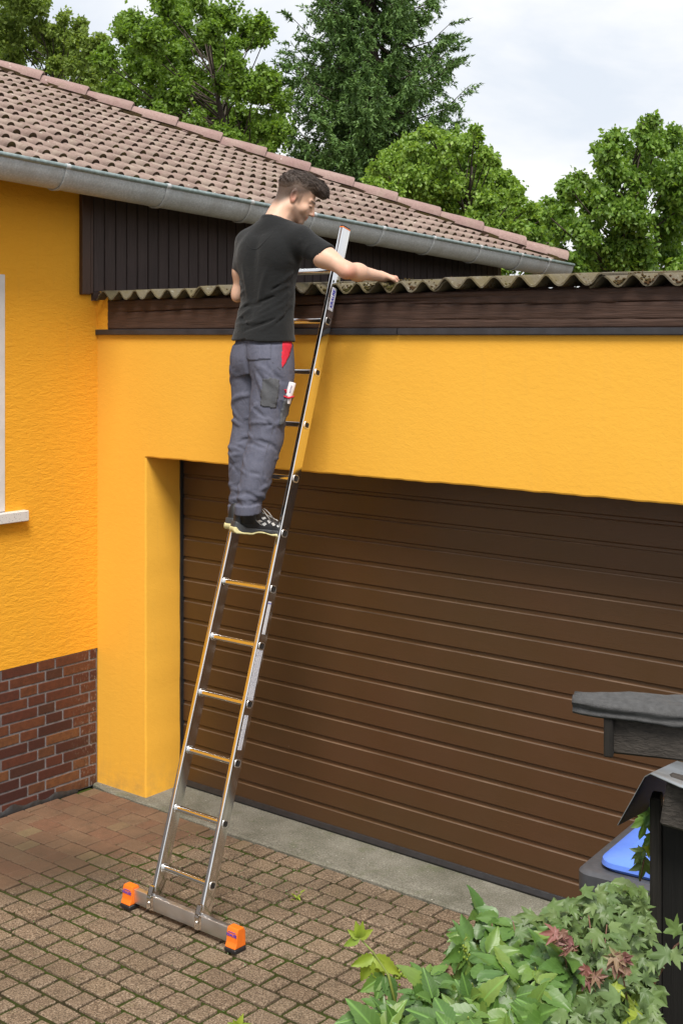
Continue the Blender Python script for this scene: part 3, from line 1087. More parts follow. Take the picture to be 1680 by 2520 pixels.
# fascia beam with drying cracks cut into its face
bx0, bx1, bz0, bz1 = 0.10, GX1 + 0.05, 2.7295, 2.900
nxb, nzb = 520, 34


def crack(x):
    """(z, depth, width) of the long checks in the beam face"""
    out = []
    def c(x0, x1, za, zb, amp, seed, dp):
        if x0 <= x <= x1:
            t = (x - x0) / (x1 - x0)
            z = za + (zb - za) * t + amp * mnoise.noise(Vector((x * 3.0, seed, 0))) + amp * .5 * mnoise.noise(Vector((x * 11.0, seed, 3)))
            out.append((z, dp * min(1, 6 * t, 6 * (1 - t))))
    c(0.10, 2.50, 2.828, 2.862, 0.004, 1, 0.016)
    c(2.3, 3.2, 2.846, 2.834, 0.005, 4, 0.010)
    c(3.0, 5.2, 2.836, 2.842, 0.005, 7, 0.010)
    c(1.7, 3.0, 2.873, 2.878, 0.003, 9, 0.006)
    c(2.2, 4.2, 2.770, 2.764, 0.004, 12, 0.005)
    return out


vs = []; fs = []
for i in range(nxb + 1):
    x = bx0 + (bx1 - bx0) * i / nxb
    cs = crack(x)
    zs = np.linspace(bz0, bz1, nzb + 1)
    for z in zs:
        y = -0.006 + 0.0018 * mnoise.noise(Vector((x * 4, 0, z * 40)))
        edge = min(z - bz0, bz1 - z)
        if edge < 0.004: y += 0.004
        for zc, dp in cs:
            y += dp * math.exp(-((z - zc) / 0.0032) ** 2)
        xx = x
        if i == 0: xx = x + 0.006 * mnoise.noise(Vector((0, 0, z * 60)))
        vs.append((xx, y, z))
for i in range(nxb):
    for k in range(nzb):
        a = i * (nzb + 1) + k
        fs.append((a, a + nzb + 1, a + nzb + 2, a + 1))
b = len(vs)
vs += [(bx0, 0.14, bz0), (bx0, 0.14, bz1), (bx1, 0.14, bz0), (bx1, 0.14, bz1)]
i0, i1, i2, i3 = 0, nzb, nxb * (nzb + 1), nxb * (nzb + 1) + nzb
fs += [(i1, i3, b + 3, b + 1), (i0, b, b + 2, i2), tuple(range(0, nzb + 1)) + (b + 1, b), tuple(range(i2, i3 + 1))[::-1] + (b + 2, b + 3)]
mb = MB(); mb.add(vs, fs)
o = mb.build('fascia_beam', M['beam'], garage)
auto_smooth(o, 40)
# render that runs up beside the beam end
MB().box((0.0, -0.001, 2.7005), (0.094, 0.14, 2.955)).build('wall_return', M['plaster_rough'], garage)

# corrugated roof: overlapping sheets
groof = empty('corrugated_roof', (2.4, 1.5, 2.95)); setpar(groof, garage)
WP, AMP, THK = 0.1365, 0.0240, 0.0078
RSL = math.tan(math.radians(2.7))


def sheet(x0, waves, z0, seed, yf):
    n = int(waves * 14)
    ys = [yf, yf + 0.01, 0.3, 1.2, 2.6, 4.1]
    vs = []; fs = []
    for lay in (0, 1):
        for j, y in enumerate(ys):
            for i in range(n + 1):
                x = x0 + WP * i / 14
                ph = 2 * math.pi * (x - 0.127) / WP
                yy = y
                if j < 2:
                    yy += 0.010 * mnoise.noise(Vector((x * 14, seed, lay * .1))) + 0.006 * mnoise.noise(Vector((x * 50, seed, 3)))
                zt = 2.932 + z0 + AMP * math.cos(ph) + RSL * (y + 0.06) + 0.003 * mnoise.noise(Vector((x * 6, y * 3, seed)))
                # near-normal thickness
                th = THK * math.sqrt(1 + (AMP * 2 * math.pi / WP * math.sin(ph)) ** 2)
                vs.append((x, yy, zt - (th if lay else 0)))
    m = n + 1; ny = len(ys)
    for lay in (0, 1):
        o = lay * m * ny
        for j in range(ny - 1):
            for i in range(n):
                a = o + j * m + i
                fs.append((a, a + 1, a + m + 1, a + m))
    o2 = m * ny
    for i in range(n): fs.append((i, i + 1, o2 + i + 1, o2 + i))
    for j in range(ny - 1):
        fs.append((j * m, (j + 1) * m, o2 + (j + 1) * m, o2 + j * m))
        fs.append((j * m + n, (j + 1) * m + n, o2 + (j + 1) * m + n, o2 + j * m + n))
    mb = MB(); mb.add(vs, fs)
    ob = mb.build('corrugated_sheet', M['fibre'], groof)
    auto_smooth(ob, 50)


x = 0.060
zoff = [0.0, 0.0105, 0.001, 0.0115, 0.0, 0.011, 0.001]
k = 0
while x < GX1:
    wv = 6.6
    sheet(x, wv, zoff[k], k * 3.7, -0.062 + [0.0, -0.012, 0.006, -0.008, 0.010, -0.006, 0][k])
    x += WP * 6; k += 1

fv = []; ff = []
for i in range(0, 540):
    x = 0.10 + i * 0.0097
    zt = 2.932 + AMP * math.cos(2 * math.pi * (x - 0.127) / WP) + RSL * 0.14 - 0.0075
    fv += [(x, 0.085, 2.898), (x, 0.085, zt + 0.002)]
for i in range(539): ff.append((2 * i, 2 * i + 2, 2 * i + 3, 2 * i + 1))
fb = MB(); fb.add(fv, ff); fb.build('eaves_filler', M['beam'], groof)

# moss and litter lying in the troughs
def lump(mb, c, r, seed, flat=0.6, n=8):
    vs = []; fs = []
    for i in range(n // 2 + 1):
        th = math.pi * i / (n // 2)
        for k in range(n):
            ph = 2 * math.pi * k / n
            d = Vector((math.sin(th) * math.cos(ph), math.sin(th) * math.sin(ph), math.cos(th)))
            rr = r * (1 + 0.45 * mnoise.noise(d * 1.7 + Vector((seed, seed * .3, 0))))
            vs.append((c[0] + d.x * rr, c[1] + d.y * rr, c[2] + d.z * rr * flat))
    for i in range(n // 2):
        for k in range(n):
            fs.append((i * n + k, i * n + (k + 1) % n, (i + 1) * n + (k + 1) % n, (i + 1) * n + k))
    mb.add(vs, fs)


def troughz(x, y): return 2.932 + AMP * math.cos(2 * math.pi * (x - 0.127) / WP) + RSL * (y + 0.06)


mm = MB()
for k in range(5200):
    w = random.random()
    x = random.uniform(0.85, 4.5)
    wave = round((x - 0.127) / WP - 0.5) + 0.5
    x = 0.127 + wave * WP + random.gauss(0, 0.022) + 0.012
    y = -0.055 + abs(random.gauss(0, 0.06)) + 0.004
    amt = 0.5 + 0.6 * mnoise.noise(Vector((wave * 1.7, 0, 0)))
    if 1.85 < x < 2.35: amt = 1.0
    if random.random() > amt: continue
    r = random.uniform(0.0022, 0.0075)
    lump(mm, (x, y, troughz(x, y) + 0.003 + random.random() * 0.014 * amt), r, k * 1.3, 0.75, 6)
o = mm.build('roof_moss', M['moss'], groof, True, fix=False)
tag(o, kind='stuff')

# ================================================================== LADDER
lad = empty('ladder', (1.73, -1.0, 0))
tag(lad, 'polished aluminium rung ladder on a crossbar with orange feet, leaning on the garage roof', 'ladder')
LD = Vector((0, 0.811, 2.569)).normalized()        # up along the stiles
LN = Vector((0, -LD.z, LD.y))                      # out of the ladder, towards the yard
RB = Vector((0, -0.914, 0.197))                    # lowest rung
RS = 0.2694
XL, XR, SW, SD = 1.5655, 1.8825, 0.025, 0.064
r1 = 0.006


def rrect(w, d, r, n=3):
    out = []
    for cx, cy, a0 in ((w / 2 - r, d / 2 - r, 0), (-w / 2 + r, d / 2 - r, 90), (-w / 2 + r, -d / 2 + r, 180), (w / 2 - r, -d / 2 + r, 270)):
        for k in range(n + 1):
            a = math.radians(a0 + 90 * k / n)
            out.append((cx + r * math.cos(a), cy + r * math.sin(a)))
    return out


bot = RB - LD * 0.172
topp = RB + LD * (RS * 11 + 0.222)
for X in (XL, XR):
    o = MB().extrude(rrect(SW, SD, 0.005), bot + Vector((X, 0, 0)), topp + Vector((X, 0, 0)), axes=((1, 0, 0), LN)).build('stile', M['alu'], lad)
    auto_smooth(o, 50)
    e = MB()
    e.extrude(rrect(SW + 0.002, SD + 0.002, 0.007), topp + Vector((X, 0, 0)) + LD * 0.001, topp + Vector((X, 0, 0)) + LD * 0.006, m=1, axes=((1, 0, 0), LN))
    e.extrude(rrect(SW - 0.002, SD - 0.003, 0.007), topp + Vector((X, 0, 0)) + LD * 0.0065, topp + Vector((X, 0, 0)) + LD * 0.014, axes=((1, 0, 0), LN))
    e.build('end_cap', [M['rubber'], M['orange']], lad)
# rungs: hollow rounded-square tubes pushed through the stiles, with a pressed flange at each end
def rung(k):
    c = RB + LD * (RS * k)
    P = rrect(0.030, 0.027, 0.008, 3); Q = [(u * .90, v * .90) for u, v in P]
    n = len(P)
    U, V = LN, LD
    xs = (XL - SW / 2 - 0.0022, XR + SW / 2 + 0.0022)
    vs = []; fs = []
    for prof in (P, Q):
        for x in xs: vs += [Vector((x, 0, 0)) + c + U * u + V * v for u, v in prof]
    for i in range(n):
        j = (i + 1) % n
        fs += [(i, j, n + j, n + i), (2 * n + i, 2 * n + j, 3 * n + j, 3 * n + i), (i, j, 2 * n + j, 2 * n + i), (n + i, n + j, 3 * n + j, 3 * n + i)]
    mb = MB(); mb.add(vs, fs)
    for X, s in ((XR + SW / 2, 1), (XL - SW / 2, -1), (XL + SW / 2, 1), (XR - SW / 2, -1)):
        R2 = rrect(0.041, 0.038, 0.012, 3); R1 = rrect(0.031, 0.028, 0.008, 3)
        vs = [Vector((X + s * 0.0005, 0, 0)) + c + U * u + V * v for u, v in R2] + [Vector((X + s * 0.0026, 0, 0)) + c + U * u * .93 + V * v * .93 for u, v in R2] + [Vector((X + s * 0.0024, 0, 0)) + c + U * u + V * v for u, v in R1]
        m = len(R2)
        fs = [(q * m + i, q * m + (i + 1) % m, (q + 1) * m + (i + 1) % m, (q + 1) * m + i) for q in range(2) for i in range(m)]
        mb.add(vs, fs, 1)
    # solid dark plug up to the open end: the tube's inner shade as colour
    o = mb.build('rung', [M['alu'], M['alu_ring']], lad)
    auto_smooth(o, 50)
    MBd = MB().extrude(Q, c + Vector((XL, 0, 0)), c + Vector((XR + SW / 2 + 0.0016, 0, 0)), axes=(U, V)).build('bore_shade_plug', M['dark'], o)


for k in range(12): rung(k)
# crossbar
BZ0, BZ1 = 0.026, 0.092
yb_ = (bot.y - 0.012)
cb = MB().extrude(rrect(0.028, BZ1 - BZ0, 0.003), (1.455, -0.986, (BZ0 + BZ1) / 2), (2.085, -0.986, (BZ0 + BZ1) / 2), axes=((0, 1, 0), (0, 0, 1)))
auto_smooth(cb.build('crossbar', M['alu_matt'], lad), 40)
for X in (XL, XR):
    MB().extrude([(-1.0045, 0.026), (-1.0040, 0.080), (-0.9835, 0.128), (-0.975, 0.128), (-0.975, 0.096), (-1.0005, 0.0935), (-1.0005, 0.026)], (X - 0.0126, 0, 0), (X + 0.0126, 0, 0), axes=((0, 1, 0), (0, 0, 1))).build('bracket', M['alu'], lad)
    MB().tube([(X, -1.0080, 0.058), (X, -1.0040, 0.058)], 0.006, 10).build('bolt', M['alu_matt'], lad)
    MB().box((X + 0.0128, -1.0018, 0.028), (X + 0.030, -1.0006, 0.091)).build('clip', M['alu'], lad)


def textmesh(body, size, bold=0.0, shear=0.0, ext=0.0004):
    cu = bpy.data.curves.new('txt', 'FONT')
    cu.body = body; cu.size = size; cu.offset = bold; cu.shear = shear; cu.extrude = ext
    cu.align_x = 'CENTER'; cu.align_y = 'CENTER'; cu.resolution_u = 3
    o = bpy.data.objects.new('txt', cu); COL.objects.link(o)
    dg = bpy.context.evaluated_depsgraph_get()
    me = bpy.data.meshes.new_from_object(o.evaluated_get(dg))
    bpy.data.objects.remove(o); bpy.data.curves.remove(cu)
    return me


def place_text(name, body, size, origin, U, V, mat, parent, **kw):
    me = textmesh(body, size, **kw)
    U, V = Vector(U).normalized(), Vector(V).normalized()
    R = Matrix((U, V, U.cross(V))).transposed().to_4x4()
    me.transform(Matrix.Translation(Vector(origin)) @ R)
    me.materials.clear(); me.materials.append(mat)
    return link(name, me, None, parent)


for X, s in ((1.432, -1), (2.118, 1)):
    f = MB()
    f.extrude([(-0.038, 0.022), (0.030, 0.022), (0.027, 0.088), (0.018, 0.104), (-0.018, 0.104), (-0.024, 0.088), (-0.028, 0.044)], (X - 0.032, -0.992, 0), (X + 0.032, -0.992, 0), axes=((0, 1, 0), (0, 0, 1)))
    me = f.mesh('foot')
    bm = bmesh.new(); bm.from_mesh(me); bmesh.ops.recalc_face_normals(bm, faces=bm.faces[:])
    bmesh.ops.bevel(bm, geom=bm.edges[:], offset=0.004, segments=2, affect='EDGES', profile=0.6)
    bm.to_mesh(me); bm.free()
    o = link('foot', me, M['orange'], lad)
    MB().box((X - 0.034, -1.032, 0.002), (X + 0.034, -0.960, 0.021), ch=0.004).build('rubber_pad', M['rubber'], o)
    place_text('lettering', 'KRAUSE', 0.0165, (X, -1.0192, 0.074), (1, 0, 0), (0, 0.12, 1), M['blue_ink'], o, bold=0.0004)
    MB().box((X - 0.022, -1.0182, 0.0855), (X + 0.022, -1.0150, 0.0870)).build('embossed_line', M['blue_ink'], o)

# stickers on the outer face of the right stile
XS = XR + SW / 2
def sticker(t0, t1, w, mat, off=0.0, name='sticker'):
    a = RB + LD * t0 + Vector((XS + 0.0009, 0, 0)) + LN * off
    b = RB + LD * t1 + Vector((XS + 0.0009, 0, 0)) + LN * off
    me_o = MB().extrude([(-0.0008, -w / 2), (0.0002, -w / 2), (0.0002, w / 2), (-0.0008, w / 2)], a, b, axes=((1, 0, 0), LN)).build(name, mat, lad)
    return me_o, (a + b) / 2


st, mid = sticker(RS * 10 + 0.055, RS * 10 + 0.175, 0.034, M['sticker'])
place_text('lettering', 'KRAUSE', 0.0265, mid + Vector((0.0006, 0, 0)) - LN * 0.0, LD, LN, M['blue_ink'], st, bold=0.0009, shear=0.25)
bd = MB()
for q, (u0, u1, v0, v1) in enumerate(((-.056, .056, .0142, .0150), (-.056, .056, -.0150, -.0142), (-.0568, -.056, -.0150, .0150), (.056, .0568, -.0150, .0150))):
    cs = [mid + Vector((0.0004, 0, 0)) + LD * a + LN * b for a, b in ((u0, v0), (u1, v0), (u1, v1), (u0, v1))]
    bd.add(cs, [(0, 1, 2, 3)])
bd.build('border', M['blue_ink'], st)
st, mid = sticker(RS * 4 + 0.055, RS * 4 + 0.210, 0.020, M['print_fine'], 0.004)
sticker(RS * 3 + 0.018, RS * 3 + 0.252, 0.040, M['print_dense'], 0.004)
sticker(RS * 2 + 0.060, RS * 2 + 0.218, 0.026, M['print_dense'], 0.006)
place_text('lettering', 'KRAUSE', 0.0062, RB + LD * (RS * 4 + 0.200) + LN * 0.004 + Vector((XS + 0.0013, 0, 0)), -LN, LD, M['blue_ink'], st, bold=0.0002)

# ================================================================== PERSON
# implicit surfaces meshed with surface nets
def surf_net(fn, lo, hi, h):
    lo = np.array(lo, float); hi = np.array(hi, float)
    n = np.ceil((hi - lo) / h).astype(int) + 1
    ax = [lo[i] + h * np.arange(n[i]) for i in range(3)]
    V = np.empty(tuple(n), np.float32)
    for a in range(0, n[0], 16):
        X, Y, Z = np.meshgrid(ax[0][a:a + 16], ax[1], ax[2], indexing='ij')
        P = np.stack([X, Y, Z], -1).reshape(-1, 3).astype(np.float32)
        V[a:a + 16] = fn(P).reshape(X.shape)
    S = V < 0
    corners = [(i, j, k) for i in (0, 1) for j in (0, 1) for k in (0, 1)]
    cs = sum(S[i:n[0] - 1 + i, j:n[1] - 1 + j, k:n[2] - 1 + k].astype(np.int8) for i, j, k in corners)
    act = (cs > 0) & (cs < 8)
    idx = -np.ones(act.shape, np.int64)
    I = np.argwhere(act)
    idx[act] = np.arange(len(I))
    acc = np.zeros((len(I), 3)); cnt = np.zeros(len(I))
    edges = [(a, b) for a in corners for b in corners if a < b and sum(abs(x - y) for x, y in zip(a, b)) == 1]
    for a, b in edges:
        va = V[I[:, 0] + a[0], I[:, 1] + a[1], I[:, 2] + a[2]]
        vb = V[I[:, 0] + b[0], I[:, 1] + b[1], I[:, 2] + b[2]]
        m = (va < 0) != (vb < 0)
        t = np.where(m, va / np.where(m, va - vb, 1), 0)
        p = np.array(a)[None] + t[:, None] * (np.array(b) - np.array(a))[None]
        acc += np.where(m[:, None], p, 0); cnt += m
    verts = lo + (I + acc / cnt[:, None]) * h
    faces = []
    for d in range(3):
        u, v = (d + 1) % 3, (d + 2) % 3
        sl0 = [slice(None)] * 3; sl1 = [slice(None)] * 3
        sl0[d] = slice(0, n[d] - 1); sl1[d] = slice(1, n[d])
        s0, s1 = S[tuple(sl0)], S[tuple(sl1)]
        E = np.argwhere(s0 != s1)
        E = E[(E[:, u] > 0) & (E[:, v] > 0) & (E[:, u] < n[u] - 1) & (E[:, v] < n[v] - 1)]
        flip = s0[E[:, 0], E[:, 1], E[:, 2]]
        q = []
        for du, dv in ((0, 0), (1, 0), (1, 1), (0, 1)):
            c = E.copy(); c[:, u] -= du; c[:, v] -= dv
            q.append(idx[c[:, 0], c[:, 1], c[:, 2]])
        Q = np.stack(q, 1)
        Q[~flip] = Q[~flip][:, ::-1]
        faces.append(Q)
    F = np.concatenate(faces)
    return verts, F


def cap(P, a, b, r0, r1):
    a = np.asarray(a, np.float32); b = np.asarray(b, np.float32)
    ab = b - a
    t = np.clip(((P - a) @ ab) / (ab @ ab), 0, 1)
    return np.linalg.norm(P - a - t[:, None] * ab, axis=1) - (r0 + (r1 - r0) * t)


def ell(P, c, r, R=None):
    q = P - np.asarray(c, np.float32)
    if R is not None: q = q @ np.asarray(R, np.float32)
    r = np.asarray(r, np.float32)
    k0 = np.linalg.norm(q / r, axis=1); k1 = np.linalg.norm(q / (r * r), axis=1)
    return k0 * (k0 - 1) / np.maximum(k1, 1e-6)


def smin(a, b, k):
    h = np.clip(0.5 + 0.5 * (b - a) / k, 0, 1)
    return b + (a - b) * h - k * h * (1 - h)


def smax(a, b, k): return -smin(-a, -b, k)


def loft(P, S, ex=2.2):
    """S: rows (z, cx, cy, a, b); distance to a stack of oval sections"""
    S = np.array(sorted(S), float)
    z = P[:, 2]
    g = lambda k: np.interp(z, S[:, 0], S[:, k])
    # smooth the interpolation a little
    dz = 0.02
    gs = lambda k: (np.interp(z - dz, S[:, 0], S[:, k]) + 2 * g(k) + np.interp(z + dz, S[:, 0], S[:, k])) / 4
    a, b = gs(3), gs(4)
    u = np.abs((P[:, 0] - gs(1)) / a); v = np.abs((P[:, 1] - gs(2)) / b)
    k = (u ** ex + v ** ex) ** (1 / ex)
    d = (k - 1) * np.minimum(a, b)
    return np.maximum(d, np.maximum(S[0, 0] - z, z - S[-1, 0]))


def seg_dist(P, a, b):
    a = np.asarray(a); ab = np.asarray(b) - a
    t = np.clip(((P - a) @ ab) / (ab @ ab), 0, 1)
    return np.linalg.norm(P - a - t[:, None] * ab, axis=1), t


def np_mesh(name, V, F, mats, parent, smooth=True):
    me = bpy.data.meshes.new(name)
    me.from_pydata(V.tolist(), [], F.tolist()); me.update()
    return link(name, me, mats, parent, smooth)


def vnormals(V, F):
    n = np.cross(V[F[:, 2]] - V[F[:, 0]], V[F[:, 3]] - V[F[:, 1]])
    N = np.zeros_like(V)
    for k in range(4): np.add.at(N, F[:, k], n)
    return N / np.maximum(np.linalg.norm(N, axis=1), 1e-9)[:, None]


man = empty('person', (1.73, -0.5, 1.72))
tag(man, 'person in black t-shirt and grey work trousers standing on the ladder rung, reaching out', 'person')

# ---- joints
SHR = np.array([1.905, -0.325, 3.160]); ELR = np.array([2.165, -0.285, 3.005]); WRR = np.array([2.175, -0.035, 2.985])
SHL = np.array([1.582, -0.345, 3.160]); ELL_ = np.array([1.530, -0.358, 2.910]); WRL = np.array([1.562, -0.145, 2.975])
NKB = np.array([1.738, -0.318, 3.262])
HC = np.array([1.775, -0.208, 3.384])
yaw = math.radians(47); pit = math.radians(29)
fh = np.array([math.sin(yaw) * math.cos(pit), math.cos(yaw) * math.cos(pit), -math.sin(pit)])
rh = np.array([math.cos(yaw), -math.sin(yaw), 0.0])
uh = np.cross(rh, fh)
HR = np.stack([rh, fh, uh], 1)                     # head local -> world


def hl(P): return (P - HC.astype(np.float32)) @ HR.astype(np.float32)


def head_sdf(P):
    q = hl(P)
    sx = q.copy(); sx[:, 0] = np.abs(sx[:, 0])     # mirror
    d = ell(q, (0, -0.012, 0.036), (0.0745, 0.098, 0.082))
    d = smin(d, ell(q, (0, 0.026, -0.032), (0.060, 0.062, 0.076)), 0.03)
    d = smin(d, cap(sx, (0.050, -0.002, -0.055), (0.016, 0.072, -0.098), 0.021, 0.016), 0.025)   # jaw
    d = smin(d, ell(q, (0, 0.078, -0.100), (0.020, 0.015, 0.017)), 0.02)                          # chin
    d = smin(d, ell(sx, (0.040, 0.062, -0.032), (0.022, 0.020, 0.022)), 0.02)                     # cheekbone
    d = smin(d, cap(sx, (0.010, 0.090, 0.016), (0.042, 0.074, 0.016), 0.010, 0.008), 0.016)       # brow
    d = smax(d, -ell(sx, (0.031, 0.097, -0.004), (0.017, 0.014, 0.011)), 0.012)                   # eye socket
    d = smin(d, ell(sx, (0.030, 0.080, -0.005), (0.0125, 0.0125, 0.0125)), 0.004)                 # lidded eye
    d = smin(d, ell(q, (0, 0.066, -0.050), (0.034, 0.030, 0.042)), 0.022)                         # muzzle
    d = smin(d, ell(q, (0, 0.070, -0.010), (0.020, 0.026, 0.030)), 0.018)                         # nose root
    d = smin(d, cap(q, (0, 0.090, 0.006), (0, 0.114, -0.036), 0.009, 0.0105), 0.012)              # nose
    d = smin(d, ell(sx, (0.011, 0.103, -0.040), (0.008, 0.010, 0.007)), 0.005)
    d = smin(d, cap(sx, (0.0, 0.096, -0.060), (0.020, 0.086, -0.063), 0.0060, 0.003), 0.006)      # upper lip
    d = smin(d, cap(sx, (0.0, 0.094, -0.072), (0.017, 0.085, -0.070), 0.0065, 0.003), 0.006)      # lower lip
    d = smax(d, -cap(sx, (0.0, 0.103, -0.0665), (0.022, 0.090, -0.0665), 0.0018, 0.001), 0.003)
    # ear
    e = sx - np.array([0.0765, -0.014, -0.004], np.float32)
    ca, sa = math.cos(0.25), math.sin(0.25)
    e = np.stack([e[:, 0], ca * e[:, 1] + sa * e[:, 2], -sa * e[:, 1] + ca * e[:, 2]], 1)
    e2 = e.copy(); e2[:, 0] = e[:, 0] + 0.35 * e[:, 1]
    er = ell(e2, (0, 0, 0), (0.0075, 0.0185, 0.032))
    er = smin(er, ell(e2, (0, 0.004, -0.024), (0.007, 0.010, 0.012)), 0.008)
    er = smax(er, -ell(e2, (0.009, 0.003, 0.002), (0.0075, 0.0105, 0.020)), 0.004)
    d = smin(d, er, 0.006)
    # neck
    nb = hl(NKB[None].astype(np.float32))[0]
    d = smin(d, cap(q, (0, -0.036, -0.035), tuple(nb + np.array([0, 0, -0.03])), 0.056, 0.062), 0.03)
    d = smin(d, cap(q, (0, 0.010, -0.085), tuple(nb + np.array([0, 0.03, -0.02])), 0.032, 0.05), 0.03)
    return d


def unit(v): return v / np.linalg.norm(v)


def hand_chain(W, dirn, palm_n, curl, s=1.0):
    """capsules of one hand: palm, four fingers with two bends, thumb from the palm's side"""
    d = unit(dirn); n = unit(palm_n - d * (palm_n @ d)); side = np.cross(d, n)
    out = [(W, W + d * 0.03 * s, 0.024 * s, 0.024 * s)]
    for k, off in enumerate((-0.030, -0.010, 0.010, 0.029)):
        out.append((W + d * 0.012 * s + side * off * 0.55 * s, W + d * 0.078 * s + side * off * s, 0.0150 * s, 0.0125 * s))
        L = (0.040, 0.046, 0.043, 0.034)[k] * s
        p = W + d * 0.080 * s + side * off * s
        a = 0.55 * curl
        for j, (l, r) in enumerate(((L, 0.0100), (L * .72, 0.0090), (L * .55, 0.0080))):
            dd = d * math.cos(a) + n * math.sin(a)
            q = p + dd * l
            out.append((p, q, r * s, (r - 0.0008) * s)); p = q; a += 0.85 * curl
    t0 = W + d * 0.022 * s - side * 0.024 * s
    t1 = t0 + (d * 0.6 - side * 0.55 + n * 0.35) * 0.042 * s
    t2 = t1 + (d * 0.85 + n * 0.45 - side * 0.05) * 0.032 * s
    out += [(t0, t1, 0.0145 * s, 0.0115 * s), (t1, t2, 0.0110 * s, 0.0090 * s)]
    return out


HANDR = hand_chain(WRR, np.array([0.16, 0.97, -0.16]), np.array([0.15, 0.05, -1.0]), 1.15, 0.95)
HANDL = hand_chain(WRL, np.array([0.05, 0.90, 0.35]), np.array([0.8, 0.35, -0.2]), 1.5, 0.95)


def arm_sdf(P, SH, EL, WR, hand):
    d = cap(P, SH, SH + (EL - SH) * 0.45, 0.054, 0.048)
    up = unit(EL - SH); fo = unit(WR - EL)
    d = smin(d, cap(P, SH + (EL - SH) * 0.40, EL, 0.0480, 0.038), 0.03)
    d = smin(d, ell(P, SH + (EL - SH) * 0.55 + np.array([0, 0, -0.012]), (0.055, 0.055, 0.043)), 0.04)
    d = smin(d, cap(P, EL - fo * 0.004, EL + (WR - EL) * 0.33, 0.0360, 0.0395), 0.025)
    d = smin(d, cap(P, EL + (WR - EL) * 0.30, WR, 0.039, 0.0245), 0.03)
    d = smin(d, ell(P, EL + up * 0.022 - fo * 0.020, (0.016, 0.016, 0.016)), 0.03)
    d2 = None
    for k, (a, b, r0, r1) in enumerate(hand):
        c = cap(P, a, b, r0, r1)
        d2 = c if d2 is None else smin(d2, c, 0.009 if k < 3 or k % 4 == 1 else 0.004)
    return smin(d, d2, 0.014)


def rng_box(pts, m):
    pts = np.array(pts)
    return pts.min(0) - m, pts.max(0) + m


VV, FF, base = [], [], 0
CC = []
def addpart(V, F):
    global base
    VV.append(V); FF.append(F + base); base += len(V)


V, F = surf_net(head_sdf, HC - np.array([.14, .20, .21]), HC + np.array([.15, .16, .17]), 0.0034)
addpart(V, F); nhead = len(V)
for SH, EL, WR, H in ((SHR, ELR, WRR, HANDR), (SHL, ELL_, WRL, HANDL)):
    lo, hi = rng_box([SH, EL, WR] + [b for a, b, _, _ in H], 0.075)
    V, F = surf_net(lambda P: arm_sdf(P, SH, EL, WR, H), lo, hi, 0.0042)
    addpart(V, F)
# trunk and legs inside the clothes
TOR = [(2.60, 1.73, -.405, .150, .105), (2.70, 1.73, -.395, .150, .102), (2.862, 1.73, -.368, .131, .090), (3.0, 1.73, -.366, .145, .098), (3.10, 1.73, -.352, .170, .10), (3.17, 1.732, -.342, .175, .088), (3.225, 1.735, -.328, .115, .070), (3.27, 1.738, -.318, .060, .055)]
LEGR = [(1.80, 1.795, -.590, .036, .042), (1.874, 1.805, -.585, .055, .058), (1.944, 1.812, -.563, .068, .071), (2.061, 1.818, -.530, .078, .081), (2.187, 1.822, -.481, .084, .090), (2.25, 1.822, -.474, .081, .084), (2.347, 1.822, -.462, .088, .092), (2.442, 1.820, -.432, .098, .104), (2.549, 1.815, -.422, .100, .106), (2.64, 1.80, -.410, .085, .10)]
LEGL = [(1.80, 1.640, -.470, .036, .042), (1.846, 1.640, -.462, .056, .058), (1.918, 1.640, -.440, .067, .070), (2.042, 1.640, -.440, .078, .080), (2.14, 1.640, -.430, .082, .085), (2.238, 1.640, -.404, .082, .084), (2.436, 1.640, -.396, .092, .098), (2.546, 1.645, -.400, .096, .102), (2.64, 1.66, -.405, .085, .10)]
thin = lambda S, k: [(z, x, y, a * k, b * k) for z, x, y, a, b in S]
V, F = surf_net(lambda P: smin(loft(P, TOR), smin(loft(P, thin(LEGR[2:], .72)), loft(P, thin(LEGL[2:], .72)), 0.02), 0.03), (1.48, -.72, 1.76), (2.0, -.22, 3.30), 0.014)
addpart(V, F)
V = np.concatenate(VV); F = np.concatenate(FF)
# stubble, clipped sides, lips, ear flush: the skin's own colour, stored per vertex
q = hl(V.astype(np.float32))
st = np.zeros(len(V)); redd = np.zeros(len(V))
hd_ = np.arange(len(V)) < nhead
ss = lambda a, b, x: np.clip((x - a) / (b - a), 0, 1) ** 2 * (3 - 2 * np.clip((x - a) / (b - a), 0, 1))
hairline = -0.024 + 0.040 * ss(0.0, 0.06, q[:, 1]) - 0.080 * ss(0.0, -0.075, q[:, 1])
side = ss(-0.012, 0.058, q[:, 2] - hairline) * ss(0.078, 0.040, q[:, 1])
burn = ss(0.020, 0.008, np.abs(q[:, 1] - 0.016)) * ss(-0.045, -0.010, q[:, 2]) * ss(0.05, 0.03, q[:, 2]) * (np.abs(q[:, 0]) > 0.045)
beard = ss(-0.040, -0.062, q[:, 2] + 0.25 * (q[:, 1] - 0.05)) * ss(0.0, 0.02, q[:, 1]) * ss(-0.13, -0.112, q[:, 2]) * (np.abs(q[:, 0]) > 0.012 + 0.0 * q[:, 0])
beard = np.maximum(beard, ss(-0.075, -0.088, q[:, 2]) * ss(0.03, 0.06, q[:, 1]))
st = np.where(hd_, np.clip(np.maximum(np.maximum(side * 1.0, burn * 0.75), beard * 0.62), 0, 1), 0)
lips = ss(0.010, 0.006, np.abs(q[:, 2] + 0.0665)) * ss(0.085, 0.092, q[:, 1]) * (np.abs(q[:, 0]) < 0.022)
earr = ss(0.072, 0.080, np.abs(q[:, 0])) * ss(0.045, 0.03, np.abs(q[:, 2]))
nose = ss(0.105, 0.118, q[:, 1]) * 0.5
